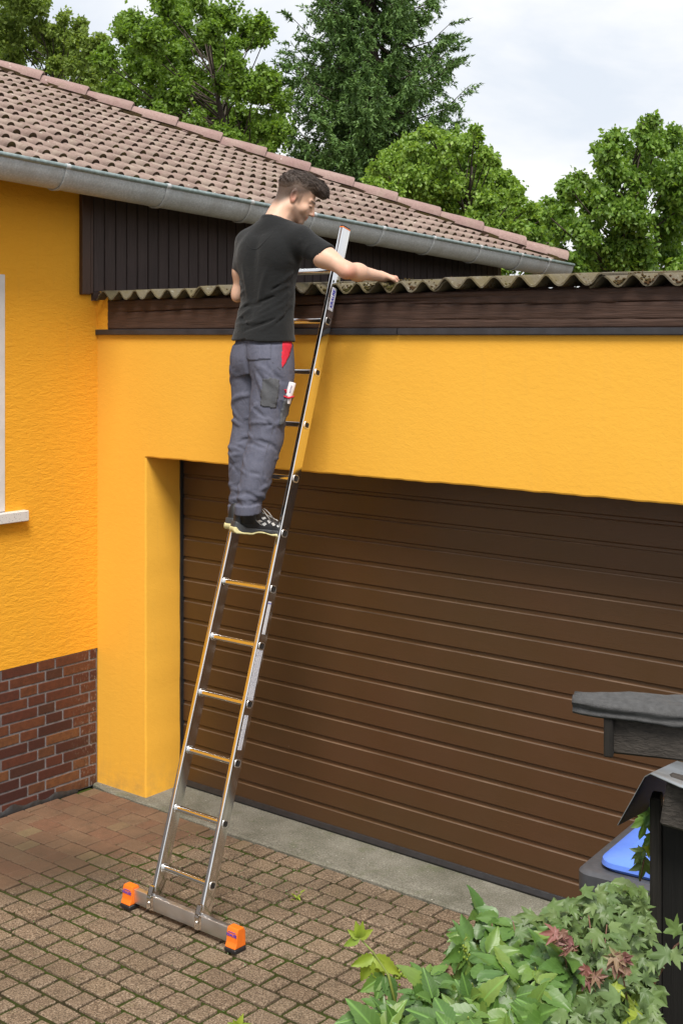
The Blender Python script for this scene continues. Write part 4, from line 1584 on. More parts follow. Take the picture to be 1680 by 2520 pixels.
elb = np.exp(-(np.linalg.norm(V - (ELR + np.array([0.03, -0.02, -0.02])), axis=1) / 0.05) ** 2) * 0.7
kn = np.exp(-(np.linalg.norm(V - (WRR + np.array([0.02, 0.08, 0])), axis=1) / 0.05) ** 2) * 0.6
redd = np.clip(np.where(hd_, lips * 0.9 + earr * 0.75 + nose, 0) + elb + kn, 0, 1)
eyeb = np.zeros(len(V))
brow = np.exp(-((q[:, 2] - 0.018 - 0.0 * q[:, 0]) / 0.0055) ** 2) * ss(0.068, 0.076, q[:, 1]) * (np.abs(q[:, 0]) > 0.010) * (np.abs(q[:, 0]) < 0.052)
lash = np.exp(-((q[:, 2] + 0.010) / 0.0035) ** 2) * ss(0.070, 0.078, q[:, 1]) * (np.abs(q[:, 0]) > 0.016) * (np.abs(q[:, 0]) < 0.044) * ss(0.012, 0.016, np.abs(q[:, 0]))
st = np.maximum(st, np.where(hd_, np.clip(brow * 1.0 + lash * 0.9, 0, 1), 0))
t = NT('skin')
at1 = t.n.new('ShaderNodeAttribute'); at1.attribute_name = 'tone'
sp = t.n.new('ShaderNodeSeparateColor'); t.l.new(at1.outputs['Color'], sp.inputs[0])
v = t.vec()
c = t.mix(t.noise(v, 40, 4), (0.56, 0.335, 0.235), (0.62, 0.40, 0.295))
c = t.mix(t.math('MULTIPLY', sp.outputs[1], 0.8), c, (0.50, 0.17, 0.13))
hairy = t.math('MULTIPLY', sp.outputs[0], t.ramp(t.noise(v, 420, 2, 0.8), [(0.30, 1.0), (0.75, 0.80)]))
c = t.mix(hairy, c, (0.040, 0.027, 0.020))
t.set(c, 0.5, 0, 0.35)
t.p.inputs['Subsurface Weight'].default_value = 0.12
t.p.inputs['Subsurface Radius'].default_value = (0.008, 0.004, 0.002)
t.bump(t.noise(v, 260, 3), 0.12, 0.002)
M['skin'] = t.m
body = np_mesh('body', V, F, M['skin'], man)
ca = body.data.color_attributes.new('tone', 'FLOAT_COLOR', 'POINT')
ca.data.foreach_set('color', np.stack([st, redd, st * 0, np.ones(len(V))], 1).astype(np.float32).ravel())

# ---- hair: cropped back and sides, a swept quiff in front
def fbm(P, s, o=3):
    out = np.zeros(len(P)); a = 1.0
    for k in range(o):
        out += a * (np.sin(P[:, 0] * s + 1.3 * k) * np.sin(P[:, 1] * s * 1.13 + 2.1 * k) + np.sin(P[:, 2] * s * .91 + 0.7 + P[:, 0] * s * .6)) * 0.5
        s *= 1.9; a *= 0.55
    return out


def hair_sdf(P):
    q = hl(P)
    # lower limit: nape low at the back, over the ear, up to the temple
    line = 0.044 - 0.046 * ss(-0.02, -0.085, q[:, 1]) + 0.014 * ss(0.02, 0.07, q[:, 1])
    up_ = q[:, 2] - line
    thick = -0.0008 + 0.0035 * ss(0.0, 0.025, up_) + 0.0095 * ss(0.012, 0.070, up_)
    d = ell(q, (0, -0.012, 0.036), (0.0745, 0.098, 0.082)) - thick
    d = smin(d, ell(q, (0.004, 0.040, 0.104), (0.060, 0.070, 0.032)), 0.03)
    d = smin(d, ell(q, (0.012, 0.086, 0.088), (0.052, 0.040, 0.030)), 0.025)
    d = smin(d, ell(q, (0.014, 0.110, 0.070), (0.040, 0.020, 0.022)), 0.02)
    w = q[:, 0] * 230 + 30 * q[:, 1] + 3.0 * np.sin(q[:, 1] * 45 + q[:, 2] * 30) + 2.0 * np.sin(q[:, 2] * 80)
    w2 = q[:, 2] * 200 + q[:, 1] * 60 + 2.5 * np.sin(q[:, 1] * 60)
    top = ss(0.05, 0.10, q[:, 2])
    d = d - (0.0020 * np.sin(w * 1.7) * top + 0.0024 * np.sin(w2) * (1 - top) * ss(0.03, 0.06, up_) + 0.0030 * fbm(q, 70) * ss(0.03, 0.08, up_))
    return smax(d, line - 0.004 + 0.003 * fbm(q, 160, 2) - q[:, 2], 0.002)


V, F = surf_net(hair_sdf, HC - np.array([.14, .17, .12]), HC + np.array([.15, .17, .20]), 0.0026)
# loose strands lying over the top, swept forward
hn = vnormals(V, F); hq = hl(V.astype(np.float32))
hrng = np.random.default_rng(4)
cand = np.where((hq[:, 2] > 0.060) | ((hq[:, 1] < -0.05) & (hq[:, 2] > 0.03)))[0]
pick = hrng.choice(cand, 2600)
sv, sf = [], []
for i in pick:
    p0 = V[i]; nn = hn[i]
    tl = np.array([hrng.normal() * .35 + 0.15, 1.0, hrng.normal() * .15]); d0 = HR @ tl; d0 = d0 - nn * (d0 @ nn); d0 /= max(np.linalg.norm(d0), 1e-6)
    sd = np.cross(d0, nn); L = hrng.uniform(.012, .030) * (1.0 if hq[i, 2] > 0.085 else 0.5); w = hrng.uniform(.0006, .0013); lift = hrng.uniform(.001, .006)
    pts_ = [p0 - nn * .001, p0 + d0 * L * .5 + nn * lift, p0 + d0 * L + nn * (lift * .4) - np.array([0, 0, .002])]
    b_ = len(V) + len(sv)
    sv += [pts_[0] - sd * w, pts_[0] + sd * w, pts_[1] + sd * w, pts_[1] - sd * w, pts_[2] + sd * w * .2, pts_[2] - sd * w * .2]
    sf += [(b_, b_ + 1, b_ + 2, b_ + 3), (b_ + 3, b_ + 2, b_ + 4, b_ + 5)]
V = np.concatenate([V, np.array(sv)]); F = np.concatenate([F, np.array(sf)])
t = NT('hair')
v = t.vec()
n_ = t.noise(t.vec((1.6, 1.6, 1)), 160, 4, 0.7)
t.bump(n_, 0.8, 0.004)
ah = t.n.new('ShaderNodeAttribute'); ah.attribute_name = 'fade'
sh_ = t.n.new('ShaderNodeSeparateColor'); t.l.new(ah.outputs['Color'], sh_.inputs[0])
hc_ = t.mix(n_, (0.014, 0.009, 0.007), (0.070, 0.046, 0.034))
hc_ = t.mix(sh_.outputs[0], hc_, t.mix(t.noise(v, 420, 2, 0.8), (0.055, 0.036, 0.026), (0.150, 0.098, 0.070)))
t.set(hc_, 0.5, 0, 0.35)
hair = np_mesh('hair', V, F, t.m, man)
hq = hl(V.astype(np.float32))
hl_line = 0.044 - 0.046 * ss(-0.02, -0.085, hq[:, 1]) + 0.014 * ss(0.02, 0.07, hq[:, 1])
fd = ss(0.050, 0.002, hq[:, 2] - hl_line) * ss(0.085, 0.05, hq[:, 1])
ca = hair.data.color_attributes.new('fade', 'FLOAT_COLOR', 'POINT')
ca.data.foreach_set('color', np.stack([fd, fd, fd, np.ones(len(V))], 1).astype(np.float32).ravel())

# ---- t-shirt
SHT = [(2.655, 1.73, -.404, .172, .130), (2.70, 1.73, -.399, .163, .120), (2.788, 1.73, -.386, .152, .110), (2.862, 1.73, -.369, .145, .104), (2.936, 1.73, -.369, .149, .106), (2.995, 1.73, -.366, .160, .112), (3.065, 1.732, -.358, .176, .114), (3.12, 1.742, -.350, .178, .108), (3.17, 1.742, -.341, .172, .096), (3.215, 1.739, -.330, .140, .082), (3.25, 1.740, -.322, .092, .072), (3.29, 1.742, -.314, .062, .060)]
SLR = SHR + (ELR - SHR) * 0.56
SLL = SHL + (ELL_ - SHL) * 0.58
fr = random.Random(3)
FOLD_S = []          # (a, b, height, width) ridges on the shirt, given as (angle, z) on the torso section
def tpt(ang, z, S, push=1.0):
    S = np.array(sorted(S))
    g = [np.interp(z, S[:, 0], S[:, k]) for k in (1, 2, 3, 4)]
    return np.array([g[0] + g[2] * math.cos(ang) * push, g[1] + g[3] * math.sin(ang) * push, z])
RD = math.radians
# ang: 0 = his right (+X), -90 = back (-Y)
for a0, z0, a1, z1, h, w in [(-5, 2.90, -70, 2.80, .007, .010), (-8, 2.94, -60, 2.89, .006, .009), (-5, 2.855, -80, 2.765, .006, .009), (-100, 2.86, -150, 2.80, .006, .010), (-95, 2.82, -150, 2.74, .006, .010),
                             (-60, 2.765, -130, 2.745, .005, .010), (-10, 2.80, -60, 2.72, .006, .010), (-110, 2.92, -160, 2.88, .005, .010), (0, 3.0, -40, 2.93, .005, .010), (-15, 3.05, -50, 3.08, .004, .010),
                             (-60, 3.02, -75, 2.86, .004, .014), (-115, 3.04, -105, 2.88, .004, .014), (-70, 2.845, -115, 2.835, -.006, .009), (-40, 2.885, -85, 2.845, -.005, .008), (-30, 2.775, -100, 2.715, -.005, .009), (-120, 2.79, -85, 2.735, -.005, .009),
                             (-20, 2.965, -50, 2.905, -.005, .008), (-165, 2.97, -120, 2.93, .004, .010), (20, 2.93, -20, 2.84, .005, .010), (10, 2.83, -35, 2.75, -.005, .009)]:
    pts = [tpt(RD(a0 + (a1 - a0) * k / 4), z0 + (z1 - z0) * k / 4, SHT) for k in range(5)]
    FOLD_S.append((pts, h, w * 0.72))


def fold_disp(P, folds):
    d = np.zeros(len(P))
    for pts, h, w in folds:
        best = None
        n = len(pts) - 1
        c = np.mean(pts, 0); R = max(np.linalg.norm(p - c) for p in pts) + 3 * w
        near = np.linalg.norm(P - c, axis=1) < R
        if not near.any(): continue
        Q = P[near]
        bd = np.full(len(Q), 9.0); bt = np.zeros(len(Q))
        for k in range(n):
            dd, tt = seg_dist(Q, pts[k], pts[k + 1])
            m = dd < bd
            bd = np.where(m, dd, bd); bt = np.where(m, (k + tt) / n, bt)
        d[near] += h * np.exp(-(bd / w) ** 2) * np.sin(np.pi * np.clip(bt * 0.92 + 0.04, 0, 1)) ** 0.6
    return d


def shirt_core(P):
    d = loft(P, SHT, 2.3)
    d = smin(d, ell(P, (1.80, -.405, 3.10), (.075, .050, .085)), 0.05)     # shoulder blades
    d = smin(d, ell(P, (1.66, -.415, 3.10), (.075, .050, .085)), 0.05)
    d = smin(d, cap(P, (1.74, -.330, 3.215), SHR, 0.068, 0.062), 0.045)
    d = smin(d, cap(P, (1.74, -.330, 3.215), SHL, 0.068, 0.060), 0.045)
    for SH, SL_ in ((SHR, SLR), (SHL, SLL)):
        s = cap(P, SH, SL_ + unit(SL_ - SH) * 0.05, 0.064, 0.0625)
        n = unit(SL_ - SH)
        s = np.maximum(s, (P - SL_) @ n)
        d = smin(d, s, 0.035)
    return d


def shirt_sdf(P):
    d = shirt_core(P)
    d = d - 3.0 * fold_disp(P, FOLD_S)
    d = d - 0.0016 * fbm(P + 0.013 * np.sin(P[:, [2, 0, 1]] * 21), 34, 2)
    # spine furrow
    sp_, tt = seg_dist(P, (1.732, -.50, 2.80), (1.737, -.475, 3.16))
    d = d + 0.006 * np.exp(-(sp_ / 0.022) ** 2)
    # sleeve creases
    for k in range(3):
        c = SHR + (SLR - SHR) * (0.15 + 0.25 * k)
        dd, tt = seg_dist(P, c + np.array([-.05 + .03 * k, -0.03, -0.07]), c + np.array([0.05, -0.075, 0.02]))
        d = d - 0.004 * np.exp(-(dd / 0.010) ** 2)
    # hem and neck openings
    hem = 2.668 + 0.004 * np.sin(P[:, 0] * 30) - 0.03 * (P[:, 0] - 1.73)
    d = np.maximum(d, hem - P[:, 2])
    nb = NKB - uh * 0.014
    nd = unit(np.array([0.03, 0.34, 0.94]))
    d = smax(d, (P - nb) @ nd - 0.012, 0.006)
    # ribbed collar
    rel = P - nb.astype(np.float32); hgt = rel @ nd.astype(np.float32)
    rad = np.linalg.norm(rel - hgt[:, None] * nd, axis=1)
    ring = np.sqrt((rad - 0.068) ** 2 + ((hgt - 0.010) * 0.6) ** 2) - 0.007
    return smin(d, ring, 0.006)


V, F = surf_net(shirt_sdf, (1.41, -.61, 2.63), (2.14, -.17, 3.33), 0.0060)
t = NT('tshirt_cotton')
v = t.vec()
f = t.noise(v, 500, 2, 0.7)
wr = t.noise(t.vec((1, 1, 1.4)), 26, 4, 0.6, 0.8)
t.bump(t.math('MULTIPLY_ADD', wr, 4.0, f), 0.30, 0.004)
c = t.mix(f, (0.0075, 0.0080, 0.0085), (0.0102, 0.0108, 0.0115))
t.set(c, 0.88, 0, 0.2)
t.p.inputs['Sheen Weight'].default_value = 0.12
t.p.inputs['Sheen Roughness'].default_value = 0.5
shirt = np_mesh('t_shirt', V, F, t.m, man)
# curved yoke seam on the back, hem stitching
def ray_on(fn, o, d, t0, t1, n=160):
    ts = np.linspace(t0, t1, n)
    P = (np.asarray(o)[None] + ts[:, None] * np.asarray(d)[None]).astype(np.float32)
    v = fn(P)
    k = np.argmax(v < 0)
    if v[k] >= 0: return None
    return P[k]


seam = MB()
pts = []
for k in range(15):
    a = -1 + 2 * k / 14
    x = 1.735 + 0.085 * a; z = 3.115 + 0.085 * abs(a) ** 2.2
    p = ray_on(shirt_sdf, (x, -0.60, z), (0, 1, 0), 0, 0.3)
    if p is not None: pts.append(p + np.array([0, -0.0005, 0]))
seam.tube(pts, 0.0022, 6)
seam.build('yoke_seam', t.m, shirt, True)

# ---- trousers
FOLD_T = []
def lpt(S, ang, z): return tpt(ang, z, S)
fr = random.Random(11)
def leg_folds(S, n, zc, zs, hh, seed, slant=0.5):
    r = random.Random(seed)
    for _ in range(n):
        z = r.gauss(zc, zs); a = r.uniform(-170, 30); da = r.uniform(40, 95) * r.choice((-1, 1)); dz = r.uniform(-0.06, 0.06) * slant
        h = r.uniform(0.6, 1.1) * hh * r.choice((1, 1, -0.8))
        FOLD_T.append(([lpt(S, RD(a + da * k / 4), z + dz * k / 4 + 0.008 * math.sin(k)) for k in range(5)], h, r.uniform(.0065, .010)))
for S, s in ((LEGR, 1), (LEGL, 5)):
    leg_folds(S, 9, 1.915, 0.035, 0.0075, s)            # stacked at the ankle
    leg_folds(S, 8, 2.04, 0.06, 0.005, s + 1, 1.2)
    leg_folds(S, 9, 2.20, 0.055, 0.0065, s + 2, 1.4)     # behind the knee
    leg_folds(S, 6, 2.36, 0.06, 0.0055, s + 3, 1.8)
for a0, z0, a1, z1, h, w in [(-95, 2.555, -40, 2.50, .007, .011), (-95, 2.545, -30, 2.44, .006, .011), (-60, 2.53, -15, 2.47, -.005, .010), (-100, 2.52, -60, 2.40, .006, .012)]:
    FOLD_T.append(([lpt(LEGR, RD(a0 + (a1 - a0) * k / 4), z0 + (z1 - z0) * k / 4) for k in range(5)], h, w))
for a0, z0, a1, z1, h, w in [(-85, 2.555, -140, 2.50, .007, .011), (-80, 2.54, -150, 2.45, .006, .011), (-90, 2.50, -150, 2.55, .004, .012)]:
    FOLD_T.append(([lpt(LEGL, RD(a0 + (a1 - a0) * k / 4), z0 + (z1 - z0) * k / 4) for k in range(5)], h, w))
PEL = [(2.50, 1.735, -.405, .150, .103), (2.58, 1.735, -.407, .160, .112), (2.64, 1.733, -.403, .155, .108), (2.70, 1.73, -.398, .146, .100), (2.74, 1.73, -.394, .140, .096)]


def trouser_sdf(P):
    pl = loft(P, PEL, 2.3)
    r_ = loft(P, LEGR, 2.1); l_ = loft(P, LEGL, 2.1)
    d = smin(smin(r_, l_, 0.008), pl, 0.025)
    d = smin(d, ell(P, (1.805, -.462, 2.572), (.075, .060, .075)), 0.03)
    d = smin(d, ell(P, (1.660, -.455, 2.572), (.075, .060, .075)), 0.03)
    d = d - 2.5 * fold_disp(P, FOLD_T)
    d = d - 0.0018 * fbm(P + 0.02 * np.sin(P[:, [1, 2, 0]] * 17), 30, 2)
    # cleft and inseam
    dd, _ = seg_dist(P, (1.730, -.545, 2.66), (1.732, -.50, 2.49))
    d = d + 0.010 * np.exp(-(dd / 0.012) ** 2)
    # rolled cuffs
    for S, zc in ((LEGR, 1.866), (LEGL, 1.842)):
        S_ = np.array(sorted(S)); g = [np.interp(zc, S_[:, 0], S_[:, k]) for k in (1, 2, 3, 4)]
        rel = np.stack([(P[:, 0] - g[0]), (P[:, 1] - g[1])], 1)
        rr = np.linalg.norm(rel, axis=1)
        z_ = P[:, 2] - zc - 0.10 * (P[:, 1] - g[1])
        cuff = np.maximum(np.abs(rr - (g[2] + 0.003)) - 0.006, np.abs(z_) - 0.020) - 0.003
        d = smin(d, cuff, 0.006)
    low = np.where(P[:, 0] > 1.73, 1.842 + 0.10 * (P[:, 1] + 0.586), 1.820 + 0.10 * (P[:, 1] + 0.462))
    d = np.maximum(d, low - P[:, 2])
    return d


V, F = surf_net(trouser_sdf, (1.52, -.70, 1.80), (1.95, -.24, 2.72), 0.0058)
TV, TF = V, F
def m_cloth(name, c0, c1, wsc=420):
    t = NT(name)
    v = t.vec()
    f = t.noise(v, wsc, 2, 0.7)
    w = t.noise(t.vec((1, 1, 0.8)), 30, 5, 0.65, 1.0)
    t.bump(t.math('MULTIPLY_ADD', w, 5.0, f), 0.30, 0.004)
    c = t.mix(t.ramp(w, [(0.3, 0), (0.7, 1)]), c0, c1)
    return t.set(c, 0.85, 0, 0.2)


M['grey_cloth'] = m_cloth('grey_work_cloth', (0.082, 0.086, 0.120), (0.112, 0.115, 0.154))
M['dark_cloth'] = m_cloth('dark_grey_cloth', (0.070, 0.072, 0.080), (0.090, 0.092, 0.100))
M['red_cloth'] = m_cloth('red_cloth', (0.46, 0.018, 0.035), (0.56, 0.028, 0.050))
M['stitch'] = simple('stitching', (0.075, 0.075, 0.09), 0.9)
trs = np_mesh('trousers', V, F, M['grey_cloth'], man)


def in_poly(P, poly):
    x, y = P[:, 0], P[:, 1]
    ins = np.zeros(len(P), bool)
    n = len(poly)
    for i in range(n):
        (x0, y0), (x1, y1) = poly[i], poly[(i + 1) % n]
        c = ((y0 > y) != (y1 > y)) & (x < (x1 - x0) * (y - y0) / (y1 - y0 + 1e-9) + x0)
        ins ^= c
    return ins


TN = vnormals(TV, TF)
PX = proj(TV)
FACING = ((CAM - TV) * TN).sum(1) > 0.05
crop = lambda x, y: (520 + x * .2466, 780 + y * .2466)


def patch(name, poly, mat, parent, off=0.0035):
    """a flat piece of cloth sewn onto the trousers inside the given outline"""
    ins = in_poly(PX, [crop(*p) for p in poly]) & FACING
    f = TF[ins[TF].all(1)]
    if len(f) == 0: return None
    lab = {}
    par = {}
    def find(a):
        while par.setdefault(a, a) != a: a = par[a]
        return a
    for q4 in f.tolist():
        r0 = find(q4[0])
        for b_ in q4[1:]: par[find(b_)] = r0
    roots = np.array([find(int(a)) for a in f[:, 0]])
    u_, c_ = np.unique(roots, return_counts=True)
    f = f[roots == u_[np.argmax(c_)]]
    used = np.unique(f)
    mp_ = -np.ones(len(TV), int); mp_[used] = np.arange(len(used))
    V = TV[used] + TN[used] * off
    Vb = TV[used] - TN[used] * 0.002
    fo = mp_[f]
    # rim
    e = np.concatenate([fo[:, [i, (i + 1) % 4]] for i in range(4)])
    key = {}
    for a, b in e.tolist():
        if (b, a) in key: key.pop((b, a))
        else: key[(a, b)] = 1
    n = len(used)
    rim = np.array([(a, n + a, n + b, b) for a, b in key]) if key else np.zeros((0, 4), int)
    return np_mesh(name, np.concatenate([V, Vb]), np.concatenate([fo, rim]), mat, parent)


patch('pocket_lining', [(705, 215), (800, 232), (800, 300), (780, 385), (745, 460), (700, 525), (697, 400)], M['red_cloth'], trs)
patch('thigh_pocket', [(512, 610), (600, 600), (682, 628), (668, 780), (648, 918), (485, 890), (490, 760)], M['dark_cloth'], trs, 0.004)
patch('back_pocket', [(345, 225), (600, 212), (592, 425), (372, 438), (350, 400)], M['grey_cloth'], trs, 0.003)
patch('ruler_pocket', [(735, 775), (808, 800), (790, 860), (700, 1085), (668, 1075), (690, 930)], M['dark_cloth'], trs, 0.012)
patch('pocket_edging', [(715, 700), (750, 722), (752, 735), (745, 770), (730, 760)], M['red_cloth'], trs, 0.006)


def stitch_line(pts, parent, name='seam'):
    out = []
    for (x0, y0), (x1, y1) in zip(pts[:-1], pts[1:]):
        for k in range(8):
            x, y = crop(x0 + (x1 - x0) * k / 8, y0 + (y1 - y0) * k / 8)
            d = FWD + RGT * (x - CX) / FPX + UPV * (CY - y) / FPX
            p = ray_on(trouser_sdf, CAM, d, 5.9, 6.9, 260)
            if p is not None and (not out or np.linalg.norm(p - out[-1]) < 0.06): out.append(p - d * 0.001)
    if len(out) > 2:
        m = MB(); m.tube(out, 0.0016, 5); m.build(name, M['stitch'], parent, True)


stitch_line([(690, 540), (670, 900), (620, 1100), (560, 1300), (520, 1500), (512, 1650)], trs)
stitch_line([(350, 400), (372, 436), (592, 424), (600, 212)], trs)
stitch_line([(690, 530), (590, 430)], trs)
stitch_line([(400, 490), (345, 400), (320, 225)], trs)

# ---- shoes
def shoe(heel, toe, zf_heel, zf_toe, parent, right):
    heel = np.array(heel); toe = np.array(toe)
    d = toe - heel; L = np.linalg.norm(d); d = d / L
    side = unit(np.cross(d, (0, 0, 1))); up = np.cross(side, d)
    R = np.stack([side, d, up], 1)
    loc = lambda P: (P - heel.astype(np.float32)) @ R.astype(np.float32)
    def wid(y): return np.interp(y / L, [0, .08, .25, .45, .68, .85, .95, 1.0], [.026, .034, .035, .036, .046, .042, .030, .016])
    def upper(P):
        q = loc(P)
        w = wid(np.clip(q[:, 1], 0, L))
        top = np.interp(q[:, 1] / L, [0, .12, .30, .42, .60, .78, .92, 1.0], [.112, .116, .114, .104, .084, .064, .052, .034])
        zc = top * 0.42; hh = top * 0.58
        k = ((np.abs(q[:, 0]) / w) ** 2.4 + (np.abs(q[:, 2] - zc) / hh) ** 2.4) ** (1 / 2.4)
        dd = (k - 1) * np.minimum(w, hh)
        dd = smax(dd, np.maximum(-0.004 - q[:, 1], q[:, 1] - L), 0.02)
        dd = np.maximum(dd, 0.010 - q[:, 2])
        ank = cap(P, heel + d * 0.070 + up * 0.05, heel + d * 0.062 + up * 0.160, 0.040, 0.042)
        dd = smin(dd, ank, 0.025)
        return dd
    def sole(P):
        q = loc(P)
        w = wid(np.clip(q[:, 1], 0, L)) + 0.006
        zt = np.interp(q[:, 1] / L, [-.05, 0, .08, .2, .42, .6, .8, 1.0], [.060, .048, .034, .022, .019, .018, .016, .020])
        zb = np.interp(q[:, 1] / L, [-.05, 0, .3, .42, .55, .7, .9, 1.0], [.004, -.002, -.003, .006, .004, -.003, -.003, .008])
        dd = np.maximum(np.abs(q[:, 0]) - w, np.maximum(q[:, 2] - zt, zb - q[:, 2]))
        dd = smax(dd, np.maximum(-0.014 - q[:, 1] + 0.12 * q[:, 2], q[:, 1] - L - 0.006), 0.016)
        return dd
    def tread(P):
        q = loc(P)
        w = wid(np.clip(q[:, 1], 0, L)) + 0.0085
        zt = np.interp(q[:, 1] / L, [-.06, 0, .04, .1, .3, .42, .5, .65, 1.0], [.030, .020, .006, -.001, -.002, .007, .007, -.002, .010])
        zb = np.interp(q[:, 1] / L, [-.05, 0, .3, .42, .55, .7, .9, 1.0], [-.004, -.010, -.011, -.001, -.002, -.011, -.011, .002])
        dd = np.maximum(np.abs(q[:, 0]) - w, np.maximum(q[:, 2] - zt, zb - q[:, 2]))
        return smax(smax(dd, -0.016 - q[:, 1] + 0.10 * q[:, 2], 0.018), q[:, 1] - L - 0.004, 0.006)
    lo, hi = rng_box([heel, toe, heel + up * 0.16, toe + up * 0.05], 0.07)
    V, F = surf_net(upper, lo, hi, 0.004)
    sh = np_mesh('shoe', V, F, M['shoe'], parent)
    V, F = surf_net(sole, lo, hi, 0.0042); np_mesh('midsole', V, F, M['midsole'], sh)
    V, F = surf_net(tread, lo, hi, 0.0042); np_mesh('tread', V, F, M['tread'], sh)
    if right:
        # reflective patches on the outer side, heel stripe, collar piping, laces
        def on(y, z, dx=0.0):
            o = heel + d * (y * L) + up * z + side * 0.12
            p = ray_on(upper, o, -side, 0, 0.16, 200)
            return None if p is None else p + side * (0.0012 + dx)
        for ya, za, yb, zb, yc, zc, yd, zd in [(.37, .056, .43, .062, .49, .055, .42, .048), (.46, .072, .53, .078, .56, .071, .49, .064), (.47, .043, .53, .052, .57, .044, .52, .034), (.57, .060, .61, .066, .65, .057, .61, .048), (.65, .050, .70, .054, .74, .043, .69, .037), (.76, .040, .79, .042, .82, .035, .79, .032)]:
            c = [on(ya, za), on(yb, zb), on(yc, zc), on(yd, zd)]
            if any(p is None for p in c): continue
            mb = MB(); mb.add(c + [p - side * 0.002 for p in c], [(0, 1, 2, 3), (0, 1, 5, 4), (1, 2, 6, 5), (2, 3, 7, 6), (3, 0, 4, 7)])
            mb.build('reflective_patch', M['reflect'], sh)
        for line, r in (([(.16, .098), (.27, .078), (.38, .052), (.52, .030)], 0.0016), ([(.22, .108), (.29, .094), (.36, .092), (.42, .104)], 0.0014)):
            pts = []
            for (y0, z0), (y1, z1) in zip(line[:-1], line[1:]):
                for k in range(4):
                    p = on(y0 + (y1 - y0) * k / 4, z0 + (z1 - z0) * k / 4)
                    if p is not None: pts.append(p)
            if len(pts) > 2: MB().tube(pts, r, 6).build('piping', M['reflect'], sh, True)
        for k in range(5):
            y = 0.50 + 0.075 * k
            pts = []
            for s in np.linspace(-1, 1, 7):
                o = heel + d * ((y + 0.02 * s) * L) + side * (0.020 * s) + up * 0.16
                p = ray_on(upper, o, -up, 0, 0.16, 160)
                if p is not None: pts.append(p + up * 0.003)
            if len(pts) > 2: MB().tube(pts, 0.0028, 6).build('lace', M['lace'], sh, True)
        b0 = heel + d * (0.47 * L) + up * 0.100
        MB().tube([b0, b0 + side * 0.03 + up * 0.012, b0 + side * 0.045 - up * 0.015 + d * 0.02, b0 + side * 0.045 - up * 0.035 + d * 0.04], 0.0026, 6).build('lace', M['lace'], sh, True)
        MB().tube([b0, b0 + side * 0.015 + up * 0.016 + d * 0.015, b0 + side * 0.030 - up * 0.002 + d * 0.035, b0 + side * 0.034 - up * 0.028 + d * 0.060], 0.0026, 6).build('lace', M['lace'], sh, True)
    return sh


M['shoe'] = simple('black_shoe', (0.012, 0.012, 0.014), 0.55, 0, 0.4, 60, 0.3, 200)
M['midsole'] = simple('grey_midsole', (0.038, 0.041, 0.045), 0.5, 0, 0.2, 30)
M['tread'] = simple('pale_yellow_tread', (0.58, 0.52, 0.27), 0.6, 0, 0.15, 40)
M['reflect'] = simple('reflective_fabric', (0.52, 0.52, 0.52), 0.4, 0.2, 0.1)
M['lace'] = simple('grey_lace', (0.44, 0.42, 0.40), 0.8, 0, 0.15)
ZR = RB.z + RS * math.sin(math.atan2(LD.z, LD.y)) * 6
shoe((1.752, -.630, 1.762), (1.852, -.388, 1.730), 0, 0, man, True)
shoe((1.640, -.545, 1.757), (1.652, -.272, 1.722), 0, 0, man, False)

for (x, y, z0) in ((1.800, -.585, 1.80), (1.640, -.470, 1.78)):
    m = MB().tube([(x, y, z0), (x, y, z0 + 0.06), (x + .003, y + .005, z0 + 0.13)], [0.040, 0.041, 0.044], 16)
    m.build('sock', M['shoe'], man, True)

# glue stick / marker held by the ruler pocket
tb = empty('marker_tube', (1.87, -0.40, 2.35))
tag(tb, 'white printed tube with cap tucked into the trouser leg pocket', 'tube')
pA = np.array(ray_on(trouser_sdf, CAM, FWD + RGT * (crop(770, 800)[0] - CX) / FPX + UPV * (CY - crop(770, 800)[1]) / FPX, 5.9, 7.2, 400)) if True else None
if pA is None: pA = np.array([1.88, -0.40, 2.38])
camdir = unit(CAM - pA)
axis = unit(RGT * 0.26 + UPV * 0.96)
c0 = pA + camdir * 0.016 - axis * 0.03
m = MB().tube([c0, c0 + axis * 0.034, c0 + axis * 0.0345, c0 + axis * 0.100, c0 + axis * 0.104], [0.0165, 0.0165, 0.0175, 0.0175, 0.0150], 18)
auto_smooth(m.build('tube_body', simple('white_tube', (0.66, 0.62, 0.64), 0.4, 0, 0.05), tb), 40)
pr_ = MB()
sd_ = np.cross(camdir, axis)
for k in range(6):
    b_ = c0 + axis * (0.052 + 0.0065 * k) + camdir * 0.0182
    pr_.add([b_ - sd_ * .004, b_ + sd_ * .004, b_ + sd_ * .004 + axis * .003, b_ - sd_ * .004 + axis * .003], [(0, 1, 2, 3)])
tag(pr_.build('print_marks', simple('purple_ink', (0.12, 0.06, 0.16), 0.5), tb), kind='stuff')
m = MB(); m.tube([c0 + axis * 0.036 + camdir * 0.014 - RGT * 0.026, c0 + axis * 0.026 + camdir * 0.022, c0 + axis * 0.034 + camdir * 0.012 + RGT * 0.026], [0.004, 0.005, 0.004], 8)
m.build('pocket_flap', M['red_cloth'], trs, True)
m = MB(); lp = tpt(RD(-170), 2.30, LEGL)
m.box((-0.006, -0.008, -0.016), (0.006, 0.008, 0.016), M=Matrix.Translation(lp + np.array([-0.004, 0, 0.0])), ch=0.003)
m.build('pocket_tab', M['red_cloth'], trs)

# ================================================================== BIN SHELTER, BIN (right)
def frame_at(px, py, z): return Vector(at(px, py, z))


shel = empty('bin_shelter', tuple(Vector(at(1640, 2100, 3.55)) * 1.0))
shel.location.z = 0
tag(shel, 'weathered dark timber bin shelter with felt-covered lid at the right edge', 'shelter')
Uv = Vector(RGT); Dv = Vector(FWD); Zv = Vector((0, 0, 1))
